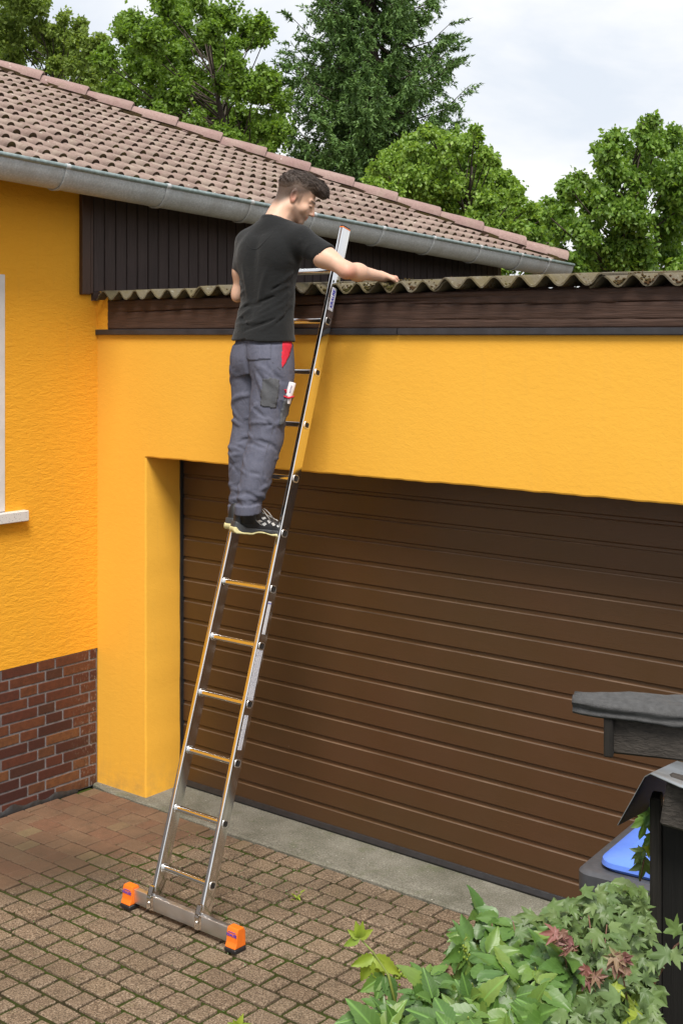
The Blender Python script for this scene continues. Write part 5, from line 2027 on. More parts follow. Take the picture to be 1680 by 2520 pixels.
# shelter axes: its front runs along the view's right, slightly turned away
sx_ = (Uv * 0.94 - Dv * 0.34).normalized()
sy_ = Vector((-sx_.y, sx_.x, 0))


def obox(o, a, b, mat, name, parent, ch=0.006, tilt=None):
    """box given in shelter axes from corner o"""
    R = Matrix((sx_, sy_, Zv)).transposed().to_4x4()
    m = MB().box(a, b, M=Matrix.Translation(o) @ R @ (tilt or Matrix.Identity(4)), ch=ch)
    return m.build(name, mat, parent)


P0 = frame_at(1490, 1858, 3.45)            # left end of the lid board, lower front corner
obox(P0, (0.0, 0.012, 0.0), (1.3, 0.045, 0.118), M['old_wood'], 'fascia_board', shel)
obox(P0, (0.0, 0.0455, -0.004), (0.026, 0.13, 0.116), M['old_wood'], 'side_board', shel)
obox(P0, (-0.004, -0.012, -0.003), (0.020, 0.0115, 0.112), M['old_wood_z'], 'corner_lath', shel, 0.003)
# felt lid: a rolled, lumpy sheet over the edge
n, mN = 60, 26
vs = []; fs = []
for i in range(n + 1):
    s = -0.085 + 1.40 * i / n
    for k in range(mN + 1):
        t = k / mN
        # profile: hangs over the front edge, rolls over, runs back
        if t < 0.30:
            y = -0.020 + 0.004 * math.sin(t * 20); z = 0.104 + 0.030 * (t / 0.30)
        elif t < 0.42:
            a = (t - 0.30) / 0.12 * math.pi / 2
            y = -0.020 + 0.022 * (1 - math.cos(a)); z = 0.134 + 0.012 * math.sin(a)
        else:
            dp_ = 0.02 + 0.10 * min(1, (s + 0.085) / 0.5)
            y = 0.002 + (t - 0.42) / 0.58 * dp_; z = 0.146 + (t - 0.42) / 0.58 * 0.010
        # left end droops into a fold
        e = max(0, (0.10 - (s + 0.085)) / 0.10)
        z += 0.006 * mnoise.noise(Vector((s * 9, t * 5, 0))) + 0.004 * mnoise.noise(Vector((s * 25, t * 9, 3)))
        y += 0.006 * mnoise.noise(Vector((s * 8, t * 6, 7)))
        if t < 0.42: z += 0.012 * e * (1 - t)
        vs.append(P0 + sx_ * s + sy_ * y + Zv * z)
w_ = mN + 1
for i in range(n):
    for k in range(mN): fs.append((i * w_ + k, (i + 1) * w_ + k, (i + 1) * w_ + k + 1, i * w_ + k + 1))
# thickness
b = len(vs)
vs += [v - Zv * 0.007 + sy_ * 0.006 for v in vs]
fs += [(b + i * w_ + k + 1, b + (i + 1) * w_ + k + 1, b + (i + 1) * w_ + k, b + i * w_ + k) for i in range(n) for k in range(mN)]
for k in range(mN): fs += [(k, k + 1, b + k + 1, b + k)]
for i in range(n): fs += [(i * w_, (i + 1) * w_, b + (i + 1) * w_, b + i * w_)]
m = MB(); m.add(vs, fs); m.build('felt_lid', M['felt'], shel, True)
# folded end of the felt
m = MB()
vs = []; fs = []
for i in range(9):
    t = i / 8
    vs += [P0 + sx_ * (-0.085 + 0.115 * t) + sy_ * (-0.020 + 0.02 * math.sin(t * 3)) + Zv * (0.118 - 0.014 * math.sin(t * math.pi) - 0.010 * t), P0 + sx_ * (-0.080 + 0.12 * t) + sy_ * 0.05 + Zv * (0.105 - 0.012 * t)]
for i in range(8): fs.append((2 * i, 2 * i + 2, 2 * i + 3, 2 * i + 1))
m.add(vs, fs); m.build('felt_fold', M['felt'], shel, True)

# lower gate head: metal flashing bent over a beam, on a post
Q0 = frame_at(1595, 1900, 3.02)
# flashing: top sheet with a drooping left flap
topL = [frame_at(1592, 1905, 3.05), frame_at(1612, 1897, 3.02), frame_at(1760, 1840, 3.20), frame_at(1700, 1850, 3.35), frame_at(1600, 1885, 3.30)]
m = MB()
nF = 14
vs = []; fs = []
A0, A1 = frame_at(1590, 1903, 3.02), frame_at(1672, 1868, 3.50)       # bend line (front, back)
B0, B1 = frame_at(1519, 2030, 3.06), frame_at(1625, 1975, 3.55)       # lower edge of flap
C0, C1 = frame_at(1800, 1975, 2.84), frame_at(1800, 1905, 3.25)       # right end of the top
for i in range(nF + 1):
    t = i / nF
    w = 0.004 * mnoise.noise(Vector((t * 3, 0, 0)))
    a = A0.lerp(A1, t); bb = B0.lerp(B1, t)
    vs += [bb, bb.lerp(a, 0.5) + Zv * w, a.lerp(bb, 0.06) , a + (C0.lerp(C1, t) - a) * 0.05 + Zv * 0.003, a.lerp(C0.lerp(C1, t), 0.4) + Zv * (w * 1.5 - 0.004), C0.lerp(C1, t)]
for i in range(nF):
    for k in range(5): fs.append((6 * i + k, 6 * i + 6 + k, 6 * i + 7 + k, 6 * i + 1 + k))
b = len(vs)
vs += [v - Zv * 0.003 for v in vs]
ms = [1 if (q % 5) < 2 else 0 for q in range(len(fs))]
ms += [1] * len(fs)
fs += [tuple(b + q for q in f[::-1]) for f in fs]
for k in range(5): fs += [(k, k + 1, b + k + 1, b + k)]; ms += [0]
m.add(vs, fs); m.m = ms; m.build('metal_flashing', [M['flash'], M['black_board']], shel, True, fix=False)
PX0 = frame_at(1598, 2030, 3.10)
PX0.z = 0
gz = float(at(1612, 1995, 3.10)[2])
# post and dark side panel beneath
obox(PX0, (0.0, 0.0, 0.0), (0.026, 0.055, gz + 0.03), M['old_wood_z'], 'post', shel, 0.004)
for k in range(5):
    obox(PX0, (0.0265 + 0.122 * k, 0.012, 0.0), (0.0265 + 0.122 * k + 0.119, 0.032, gz + 0.005), M['black_board'], 'gate_board', shel, 0.003)
BM = frame_at(1622, 2032, 3.00)
m = MB()
R = Matrix((sx_, sy_, Zv)).transposed().to_4x4()
m.box((0.0, 0.0, 0.0), (0.60, 0.09, 0.100), M=Matrix.Translation(BM) @ R @ Matrix.Rotation(math.radians(9), 4, 'Y'), ch=0.006)
m.build('cross_beam', M['old_wood'], shel)

# wheeled bin behind the gate
binr = empty('wheelie_bin', (4.2, -1.15, 0))
tag(binr, 'dark grey wheeled bin with bright blue lid behind the leafy hedge', 'bin')
bc = Vector((4.015, -1.385, 0.0))          # its near left corner
bx_ = Vector((0.995, 0.10, 0)).normalized(); by_ = Vector((-0.10, 0.995, 0)).normalized()
def bp(u, v, z): return bc + bx_ * u + by_ * v + Zv * z
def rr_ring(u0, u1, v0, v1, z, r=0.05, n=4):
    out = []
    for cx, cy, a0 in ((u1 - r, v1 - r, 0), (u0 + r, v1 - r, 90), (u0 + r, v0 + r, 180), (u1 - r, v0 + r, 270)):
        for k in range(n + 1):
            a = math.radians(a0 + 90 * k / n); out.append(bp(cx + r * math.cos(a), cy + r * math.sin(a), z))
    return out
def stack(rings, name, mat, parent, cap0=True, cap1=True):
    n = len(rings[0]); vs = [v for r in rings for v in r]
    fs = [(i * n + k, i * n + (k + 1) % n, (i + 1) * n + (k + 1) % n, (i + 1) * n + k) for i in range(len(rings) - 1) for k in range(n)]
    if cap0: fs.append(tuple(range(n))[::-1])
    if cap1: fs.append(tuple((len(rings) - 1) * n + k for k in range(n)))
    m = MB(); m.add(vs, fs); o = m.build(name, mat, parent); auto_smooth(o, 40); return o
stack([rr_ring(.07, .51, .10, .62, .05), rr_ring(.02, .56, .03, .70, .88), rr_ring(.02, .56, .03, .70, .90), rr_ring(0, .58, 0, .72, .905), rr_ring(0, .58, 0, .72, .965), rr_ring(.012, .568, .012, .708, .975), rr_ring(.05, .53, .05, .67, .972)], 'body', M['bin_body'], binr)
stack([rr_ring(.065, .56, .055, .70, .974, .06), rr_ring(.055, .57, .045, .71, .985, .06), rr_ring(.058, .567, .048, .707, 1.000, .06), rr_ring(.075, .55, .065, .69, 1.012, .06), rr_ring(.13, .50, .12, .64, 1.022, .06), rr_ring(.14, .49, .13, .63, 1.012, .055), rr_ring(.18, .45, .20, .58, 1.012, .05), rr_ring(.20, .43, .24, .54, 1.034, .04)], 'lid', M['bin_lid'], binr)
for u in (.10, .50):
    m = MB().tube([bp(u - .03, .60, .10), bp(u + .03, .60, .10)], 0.10, 20); m.build('wheel', M['rubber'], binr)

# ================================================================== HEDGE
def leaflet_mesh(name, L, W, mat, serr=0.0, fold=0.25, droop=0.25, na=5, nl=12, drip=0.25):
    vs = []; fs = []
    for j in range(nl + 1):
        t = j / nl
        w = W * (math.sin(math.pi * min(1, t ** 0.72)) ** 0.85) * (1 - 0.25 * t)
        if j == nl: w = 0.0005
        w = max(w, 0.0006)
        for i in range(-2, 3):
            s = i / 2
            e = 1 + (serr * (0.5 if j % 2 else -0.5) if abs(i) == 2 else 0)
            x = s * w * e
            z = abs(s) * w * fold - droop * L * t * t + 0.012 * L * math.sin(9 * t) * abs(s)
            if i == 0: z -= 0.012 * L
            vs.append((x, t * L + (serr * 0.12 * L * abs(s) if abs(i) == 2 and j < nl else 0), z))
    for j in range(nl):
        for i in range(4): fs.append((5 * j + i, 5 * j + i + 1, 5 * j + i + 6, 5 * j + i + 5))
    m = MB(); m.add(vs, fs); me = m.mesh(name); me.materials.append(mat)
    me.polygons.foreach_set('use_smooth', [True] * len(fs))
    return me


def lobed_mesh(name, R, mat, cup=0.15, seed=0, lobes=((0, 1.0), (48, .86), (100, .52))):
    r = random.Random(seed)
    pts = []
    tips = [(-a, l) for a, l in lobes[:0:-1]] + list(lobes)
    for k, (a, l) in enumerate(tips):
        for da, f in ((-14, .66), (-7, .80), (0, 1.0), (7, .80), (14, .66)):
            pts.append((a + da, l * f * (1 + r.uniform(-.06, .06))))
        if k < len(tips) - 1: pts.append(((a + tips[k + 1][0]) / 2, 0.42 * (1 + r.uniform(-.1, .1))))
    pts = sorted(pts)
    pts = [(-158, .30)] + pts + [(158, .30)]
    vs = [(0, 0, -0.02 * R)]
    for a, l in pts:
        x, y = math.sin(math.radians(a)) * l * R, math.cos(math.radians(a)) * l * R
        q = math.hypot(x, y) / R
        vs.append((x, y, cup * R * (0.35 - q * q) + 0.08 * R * math.sin(math.radians(a) * 3.0)))
    n = len(pts)
    fs = [(0, i + 2, i + 1) for i in range(n - 1)] + [(0, 1, n)]
    m = MB(); m.add(vs, fs); me = m.mesh(name); me.materials.append(mat)
    me.polygons.foreach_set('use_smooth', [True] * len(fs))
    return me


def orient(pos, up, fwd, roll=0.0):
    f = Vector(fwd).normalized(); u = Vector(up); u = (u - f * u.dot(f))
    if u.length < 1e-3: u = f.orthogonal()
    u.normalize(); r = f.cross(u)
    Mx = Matrix((r, f, u)).transposed().to_4x4()
    return Matrix.Translation(pos) @ Mx @ Matrix.Rotation(roll, 4, 'Y')


hr = random.Random(21)
def place(me, name, Mx, parent, sc=1.0):
    o = link(name, me, None)
    o.location = Mx.translation; o.rotation_euler = Mx.to_euler(); o.scale = (sc,) * 3
    setpar(o, parent)
    return o


VIEW = Vector(CAM)
# --- creeper with big glossy leaflets (left half of the hedge)
creeper = empty('creeper_bush', tuple(at(1080, 2500, 2.9)[:2]) + (0.0,))
tag(creeper, 'climbing creeper with large glossy five-part leaves in the lower foreground', 'creeper')
CRL = [leaflet_mesh('leaflet', L, W, M['creeper_leaf'], 0.16, fo, dr) for L, W, fo, dr in ((0.118, 0.032, .30, .22), (0.100, 0.029, .22, .35), (0.085, 0.026, .35, .15))]
YNG = [leaflet_mesh('leaflet', L, W, M['young_leaf'], 0.22, fo, dr) for L, W, fo, dr in ((0.060, 0.016, .35, .2), (0.075, 0.020, .30, .35))]
stems = MB()
# leaf-stalk ends, in photo pixels with distance: (px, py, dist, leaf scale)
spots = []
def region_pts(poly, n, d0, d1, mind, rr):
    out = []; tries = 0
    xs = [p[0] for p in poly]; ys = [p[1] for p in poly]
    while len(out) < n and tries < 12000:
        tries += 1
        x, y = rr.uniform(min(xs), max(xs)), rr.uniform(min(ys), max(ys))
        if not in_poly(np.array([[x, y]]), poly)[0]: continue
        if any((x - a) ** 2 + (y - b) ** 2 < mind ** 2 for a, b, _ in out): continue
        t = (y - min(ys)) / (max(ys) - min(ys))
        out.append((x, y, d1 + (d0 - d1) * t + rr.uniform(-.08, .08)))
    return out
CREEP = [(1290, 2270), (1200, 2235), (1130, 2330), (1050, 2400), (985, 2450), (920, 2480), (860, 2560), (900, 2640), (1300, 2640), (1330, 2520), (1420, 2480), (1400, 2350), (1350, 2280)]
leaves_c = []
for (x, y, dist) in region_pts(CREEP, 130, 2.35, 3.05, 20, hr):
    p = Vector(at(x, y, dist))
    axis = (Uv * hr.gauss(-0.25, 0.5) - Dv * hr.gauss(0.55, 0.3) + Zv * hr.gauss(0.1, 0.3)).normalized()
    up = (Zv * 0.8 - Dv * 0.6 + Uv * hr.gauss(0, 0.35) + Zv * hr.gauss(0, .2)).normalized()
    side = axis.cross(up).normalized()
    sc = hr.choice((hr.uniform(0.40, 0.70), hr.uniform(0.55, 1.05)))
    nl = 5 if hr.random() < 0.8 else 3
    for k in range(nl):
        a = (k - (nl - 1) / 2) * (0.62 if nl == 5 else 0.8) + hr.gauss(0, 0.08)
        d = (axis * math.cos(a) + side * math.sin(a) - Zv * 0.22).normalized()
        s2 = sc * (1 - 0.16 * abs(k - (nl - 1) / 2))
        leaves_c.append((dist, hr.choice(CRL), orient(p + d * 0.010, up + side * 0.25 * math.sin(a), d, hr.gauss(0, 0.18)), s2))
    # stalk down into the bush
    q = p + Dv * 0.10 - Zv * 0.13 + Uv * hr.uniform(-.04, .04)
    stems.tube([p, p.lerp(q, .5) + Zv * 0.015, q], [0.0016, 0.002, 0.0026], 5)
leaves_c.sort(key=lambda t: t[0])
for k, (dd, me, Mx, sc) in enumerate(leaves_c[:290]): place(me, 'leaflet', Mx, creeper, sc)
rest = MB()
for dd, me, Mx, sc in leaves_c[290:]:
    rest.add([Mx @ (v.co * sc) for v in me.vertices], [tuple(p.vertices) for p in me.polygons])
# dense shaded inner leaves so that the bush has depth
for _ in range(1500):
    x, y = hr.uniform(850, 1450), hr.uniform(2260, 2700)
    if not in_poly(np.array([[x, y]]), CREEP)[0]: continue
    dist = 2.55 + 0.45 * (2640 - y) / 400 + hr.uniform(0.08, 0.40)
    p = Vector(at(x, y + 25, dist))
    d = Vector((hr.gauss(0, 1), hr.gauss(0, 1), hr.gauss(-.3, .5)))
    me = hr.choice(CRL)
    Mx = orient(p, (hr.gauss(0, .5), hr.gauss(0, .5), 1), d); sc = hr.uniform(.5, .85)
    rest.add([Mx @ (v.co * sc) for v in me.vertices], [tuple(q.vertices) for q in me.polygons])
o = rest.build('inner_leaves', M['creeper_leaf'], creeper, True, fix=False); tag(o, kind='stuff')
# upright young shoot on the left
sh_ = [at(975, 2480, 2.72), at(955, 2400, 2.74), at(918, 2345, 2.75), at(885, 2310, 2.75)]
stems.tube(sh_, [0.0035, 0.003, 0.0025, 0.002], 6)
for x, y, dirs in ((885, 2310, [(-1.0, .75), (-.25, 1.1), (.55, .55), (-.9, -.35), (.15, .9)]), (920, 2352, [(-1, -.35), (.7, -.45), (-.5, -.9), (.3, -1)]), (948, 2400, [(-.5, -1.0), (-.9, -.5), (.4, -.9)])):
    for dx, dz in dirs:
        d = (Uv * dx + Zv * dz - Dv * hr.uniform(0.1, .6)).normalized()
        big = 0.62 if y < 2330 else 1.1
        place(hr.choice(YNG if y < 2360 else YNG + CRL[2:]), 'leaflet', orient(Vector(at(x, y, 2.75)), (Zv * .5 - Dv), d, hr.gauss(0, .2)), creeper, hr.uniform(.7, 1.0) * big * (1 if y < 2360 else .75))
# second sprout at the bottom edge
for dx, dz in ((-.9, .6), (.3, .9), (.9, .35), (-.2, .5)):
    place(hr.choice(YNG), 'leaflet', orient(Vector(at(585, 2530, 2.7)), (Zv * .5 - Dv), (Uv * dx + Zv * dz - Dv * .3)), creeper, 0.4)
stems.tube([at(585, 2530, 2.7), at(620, 2640, 2.7), at(900, 2700, 2.75)], 0.002, 5)
stems.build('stems', M['stem_green'], creeper, True, fix=False)
# flower buds: clusters of small green beads on stalks
for (x, y) in ((1135, 2345), (980, 2400), (1360, 2420)):
    bd = MB()
    c = Vector(at(x, y, 2.80))
    for k in range(34):
        d = Vector((hr.gauss(0, 1), hr.gauss(0, 1), hr.gauss(0, .7)))
        lump(bd, c + d.normalized() * hr.uniform(.004, .022), 0.0032, k, 1.0, 6)
    o = bd.build('bud_cluster', M['young_leaf'], creeper, True, fix=False); tag(o, kind='stuff')

# --- field maple with small lobed leaves and reddish shoots (right half)
maple = empty('maple_shrub', tuple(at(1450, 2450, 3.0)[:2]) + (0.0,))
tag(maple, 'shrub with small lobed maple leaves and reddish young shoots beside the shelter', 'shrub')
MPL = [lobed_mesh('leaf', R, M['maple_leaf'], cu, s) for R, cu, s in ((0.036, .25, 1), (0.031, .1, 2), (0.040, -.2, 3), (0.028, .35, 4))]
MRD = [lobed_mesh('leaf', R, M['red_leaf'], cu, s) for R, cu, s in ((0.032, .5, 5), (0.026, .7, 6))]
MYL = [lobed_mesh('leaf', R, M['young_leaf'], cu, s) for R, cu, s in ((0.034, .3, 7), (0.028, .4, 8))]
MAP = [(1250, 2330), (1290, 2260), (1350, 2230), (1440, 2190), (1520, 2180), (1590, 2190), (1605, 2300), (1600, 2440), (1640, 2560), (1600, 2660), (1150, 2680), (1130, 2580), (1160, 2500), (1200, 2440)]
lv = []
for (x, y, dist) in region_pts(MAP, 400, 2.40, 3.10, 17, hr):
    p = Vector(at(x, y, dist + hr.uniform(-.05, .1)))
    up = (Zv * 0.75 - Dv * 0.65 + Vector((hr.gauss(0, .35), hr.gauss(0, .35), hr.gauss(0, .25)))).normalized()
    f = (Uv * hr.gauss(0, .8) - Dv * hr.gauss(.4, .5) - Zv * hr.uniform(0, .7)).normalized()
    me = hr.choice(MPL)
    if y > 2400 and x > 1250 and hr.random() < .16: me = hr.choice(MYL)
    lv.append((dist, me, orient(p, up, f, hr.gauss(0, .2)), hr.uniform(.75, 1.2)))
# red shoots
twigs = MB()
for (x, y, n) in ((1380, 2300, 9), (1090, 2395, 8), (1525, 2360, 12), (1455, 2390, 5), (1330, 2480, 4)):
    c = Vector(at(x, y, 2.72))
    twigs.tube([c, c - Zv * 0.10 + Uv * 0.02 + Dv * .02, c - Zv * 0.22 + Uv * 0.05 + Dv * .06], [0.0015, 0.002, 0.0026], 5)
    for k in range(n):
        d = (Uv * hr.gauss(0, .8) - Zv * hr.uniform(-.3, .9) - Dv * hr.uniform(.0, .6)).normalized()
        lv.append((0, hr.choice(MRD), orient(c + Uv * hr.gauss(0, .012) - Zv * hr.uniform(-.006, .035), (Zv * .3 - Dv), d, hr.gauss(0, .3)), hr.uniform(.6, 1.05)))
lv.sort(key=lambda t: t[0])
for k, (dd, me, Mx, sc) in enumerate(lv[:300]): place(me, 'leaf', Mx, maple, sc)
inner = MB()
for dd, me, Mx, sc in lv[300:]:
    inner.add([Mx @ (v.co * sc) for v in me.vertices], [tuple(p.vertices) for p in me.polygons])
for _ in range(3400):
    x, y = hr.uniform(1150, 1640), hr.uniform(2200, 2680)
    if not in_poly(np.array([[x, y]]), MAP)[0]: continue
    dist = 2.50 + 0.55 * (2640 - y) / 440 + hr.uniform(0.03, 0.45)
    p = Vector(at(x, y + 18, dist))
    me = hr.choice(MPL); sc = hr.uniform(.6, 1.1)
    Mx = orient(p, (hr.gauss(0, .6), hr.gauss(0, .6), 1), (hr.gauss(0, 1), hr.gauss(0, 1), hr.gauss(-.3, .4)))
    inner.add([Mx @ (v.co * sc) for v in me.vertices], [tuple(q.vertices) for q in me.polygons])
o = inner.build('inner_leaves', M['maple_leaf'], maple, True, fix=False); tag(o, kind='stuff')
for _ in range(60):
    x, y = hr.uniform(1200, 1600), hr.uniform(2250, 2560)
    p = Vector(at(x, y, 2.95)); q = p - Zv * hr.uniform(.3, .7) + Uv * hr.gauss(0, .1)
    twigs.tube([p, p.lerp(q, .5) + Uv * .02, q], [0.0014, 0.002, 0.003], 5)
twigs.build('twigs', M['stem'], maple, True, fix=False)

# --- ivy-like shoot poking out beside the post, over the bin lid
ivy = empty('climber_shoot', tuple(at(1590, 2100, 3.45)))
tag(ivy, 'leafy climber shoot hanging beside the post over the blue lid', 'climber')
tw = MB()
pp = [at(1625, 1990, 3.42), at(1600, 2050, 3.40), at(1585, 2110, 3.38), at(1575, 2170, 3.36)]
tw.tube(pp, [0.003, 0.0025, 0.002, 0.0015], 6)
BIGL = [lobed_mesh('leaf', 0.062, M['creeper_leaf'], .2, 31, ((0, 1.0), (42, .80), (95, .5))), lobed_mesh('leaf', 0.045, M['maple_leaf'], .2, 32), lobed_mesh('leaf', 0.036, M['young_leaf'], .2, 33)]
for x, y, k, dx, dz, sc in ((1590, 2015, 0, -.3, -1, 1.0), (1605, 2060, 0, -.1, -1, .8), (1590, 2085, 2, .2, -.7, .9), (1578, 2095, 1, -.7, -.6, .8), (1585, 2125, 1, -.25, -1, 1.15), (1570, 2105, 1, .3, -.8, .7), (1600, 2000, 0, .3, -1, .9)):
    place(BIGL[k], 'leaf', orient(Vector(at(x, y, 3.38)), (Zv * .4 - Dv), (Uv * dx + Zv * dz)), ivy, sc)
# shoots over the bin's rim
for x, y in ((1465, 2190), (1500, 2175), (1560, 2190), (1600, 2200), (1440, 2230)):
    place(hr.choice(CRL), 'leaf', orient(Vector(at(x, y, 3.25)), (Zv * .7 - Dv * .6), (Uv * hr.uniform(-1, 1) - Dv * .3 - Zv * .1)), ivy, hr.uniform(.8, 1.1))
# sprig in front of the gate at the right edge
for x, y, dx, dz, sc in ((1665, 2290, -.5, .5, 1.0), (1640, 2350, -1, -.1, 1.1), (1690, 2300, .2, -.8, 1.0), (1620, 2370, -.6, -.5, .8), (1625, 2440, -.5, -1, 1.0), (1660, 2350, .7, -.4, .9)):
    place(MPL[2], 'leaf', orient(Vector(at(x, y, 2.80)), (Zv * .5 - Dv), (Uv * dx + Zv * dz)), ivy, sc)
tw.tube([at(1700, 2300, 2.82), at(1660, 2330, 2.82), at(1600, 2440, 2.82), at(1570, 2520, 2.85)], 0.0022, 5)
tw.build('stems', M['stem'], ivy, True, fix=False)

# --- weeds in the paving
wd = empty('weed', tuple(Vector(at(735, 2198, 0)) * 0 + Vector((1.72, -0.36, 0))))
def gpt(px, py):
    d = FWD + RGT * (px - CX) / FPX + UPV * (CY - py) / FPX
    return Vector(CAM + d * (-CAM[2] / d[2]))
wd.location = gpt(728, 2215)
tag(wd, 'small bright green weed sprouting between the pavers', 'weed')
WL = leaflet_mesh('leaf', 0.030, 0.006, M['young_leaf'], 0.3, .3, .2)
for k in range(14):
    a = hr.uniform(0, 6.28)
    place(WL, 'leaf', orient(gpt(728, 2215) + Vector((hr.gauss(0, .012), hr.gauss(0, .012), hr.uniform(0, .035))), (0, 0, 1), (math.cos(a), math.sin(a), hr.uniform(.2, 1.2))), wd, hr.uniform(.6, 1.2))
mt = MB()
gr_ = random.Random(5)
for _ in range(2600):      # tiny weeds and moss tufts in the joints
    x, y = gr_.uniform(0.9, 2.6), gr_.uniform(-1.5, -0.12)
    w = math.exp(-((x - 1.45) / .5) ** 2 - ((y + .45) / .35) ** 2)
    if gr_.random() > w + 0.06: continue
    # only along joint lines
    j = round((y + 0.118) / -ROW); yj = -0.118 - j * ROW
    if gr_.random() < .6: y = yj - ROW / 2 + gr_.gauss(0, .006)
    else:
        off = (0.142 * j + 0.06) % PER - 0.1
        u = (x - off) / PER; x = off + round(u) * PER + gr_.choice((0.0775, -0.0775 - 0.0)) + gr_.gauss(0, .005)
    a = gr_.uniform(0, 6.28); L = gr_.uniform(.004, .010)
    c = Vector((x, y, -0.002))
    d = Vector((math.cos(a), math.sin(a), gr_.uniform(.3, 1.2))).normalized() * L
    s = Vector((-math.sin(a), math.cos(a), 0)) * L * .4
    mt.add([c, c + d * .5 + s, c + d, c + d * .5 - s], [(0, 1, 2, 3)])
o = mt.build('joint_weeds', M['maple_leaf'], None, fix=False)
tag(o, 'tiny green weeds and moss growing in the paving joints', 'weeds', kind='stuff')

# ================================================================== TREES
def leaf_quads(C, N, size, droop, rr, out_v, out_f, elong=1.6, curl=0.25):
    """adds N six-sided leaves around the points C"""
    pass


def make_leaves(pts, nrm_bias, size, rr, elong=1.5, jitter=0.9):
    """pts (N,3); one kinked leaf (2 quads) per point"""
    N = len(pts)
    d = rr.normal(size=(N, 3)) * jitter + np.asarray(nrm_bias)
    d /= np.linalg.norm(d, axis=1)[:, None]
    a = rr.normal(size=(N, 3)); s = np.cross(d, a); s /= np.linalg.norm(s, axis=1)[:, None]
    n = np.cross(s, d)
    L = size * rr.uniform(.65, 1.25, N)[:, None]
    w = L / elong * 0.5
    v0 = pts; v1 = pts + d * L * .45 + s * w + n * L * .10; v2 = pts + d * L; v3 = pts + d * L * .45 - s * w + n * L * .10
    vm = pts + d * L * .5 - n * L * .04
    V = np.stack([v0, v1, v2, v3, vm], 1).reshape(-1, 3)
    b = np.arange(N) * 5
    F = np.concatenate([np.stack([b, b + 4, b + 1], 1), np.stack([b + 4, b + 2, b + 1], 1), np.stack([b, b + 3, b + 4], 1), np.stack([b + 4, b + 3, b + 2], 1)])
    return V, F


def tri_mesh(name, V, F, mat, parent):
    me = bpy.data.meshes.new(name)
    me.vertices.add(len(V)); me.vertices.foreach_set('co', V.astype(np.float32).ravel())
    me.loops.add(F.size); me.loops.foreach_set('vertex_index', F.astype(np.int32).ravel())
    me.polygons.add(len(F)); me.polygons.foreach_set('loop_start', np.arange(0, F.size, 3, dtype=np.int32))
    me.update(calc_edges=True)
    return link(name, me, mat, parent)


def broadleaf(name, label, group, base_px, dist, clumps, leaf, size, mat, per, spread, droop, seed, twig_n=6, sc_d=1.0714, fill=0):
    rr = np.random.default_rng(seed); r = random.Random(seed)
    base = np.array(at(base_px * sc_d, 900, dist)); base[2] = 0
    root = empty(name, tuple(base))
    tag(root, label, 'tree', group)
    tr = MB()
    cl = []
    if fill: clumps = clumps + [(x + r.uniform(-30, 30), y + r.uniform(0, 30), rad * .7) for x, y, rad in clumps]
    for (x, y, rad) in clumps:
        z = dist + r.uniform(-1, 1) * spread
        if fill and rad < 30 and r.random() < .6: z = dist - spread
        cl.append((np.array(at(x * sc_d, y * sc_d, z)), rad * sc_d * z / FPX))
    cen = np.mean([c for c, _ in cl], 0)
    lowz = min(c[2] for c, _ in cl)
    fork = np.array([base[0], base[1], max(1.5, lowz - 0.6)])
    topz = max(c[2] for c, _ in cl)
    lead = np.array([cen[0], cen[1], lowz + (topz - lowz) * .75])
    trunk = [base, fork, fork + (lead - fork) * .5 + rr.normal(size=3) * .12, lead]
    tr.tube(trunk, [0.20, 0.15, 0.035 if fill else 0.07, 0.012], 10)
    pts = []
    for c, rad in cl:
        # limb from the trunk to the clump
        t = np.clip((c[2] - fork[2]) / max(.1, lead[2] - fork[2]) - 0.35, 0.0, 0.85)
        s = fork + (lead - fork) * t
        mid = s + (c - s) * .5 + rr.normal(size=3) * rad * .35 + np.array([0, 0, -rad * .25])
        L = np.linalg.norm(c - s)
        kf = 0.45 if fill else 1.0
        tr.tube([s, mid, c], [(0.014 + 0.012 * L) * kf, (0.012 + 0.005 * L) * kf, 0.006], 6, cap=False)
        for _ in range(twig_n):
            d = rr.normal(size=3); d /= np.linalg.norm(d)
            e = c + d * rad * rr.uniform(.6, 1.05)
            m = c + d * rad * .5 + rr.normal(size=3) * rad * .12
            tr.tube([c, m, e], [0.010, 0.007, 0.003], 4, cap=False)
            # leafy spray along each twig end
            k = int(per * .55 / twig_n * (rad / .35) ** 2)
            tt = rr.uniform(.25, 1.05, k)[:, None]
            pts.append(c + (e - c) * tt + rr.normal(size=(k, 3)) * rad * .20)
        k = int(per * .45 * (rad / .35) ** 2)
        d = rr.normal(size=(k, 3)); d /= np.linalg.norm(d, axis=1)[:, None]
        # sub-clumps give light and dark groups
        sub = rr.normal(size=(7, 3)); sub /= np.linalg.norm(sub, axis=1)[:, None]
        pick = sub[rr.integers(0, 7, k)]
        pts.append(c + pick * rad * .70 + d * rad * (rr.uniform(0, 1, k) ** .5)[:, None] * .36)
    P = np.concatenate(pts)
    V, F = make_leaves(P, (0, 0, -droop), size, rr, 1.5)
    tri_mesh('crown', V, F, mat, root)
    tr.build('trunk', M['bark'], root, True, fix=False)
    return root


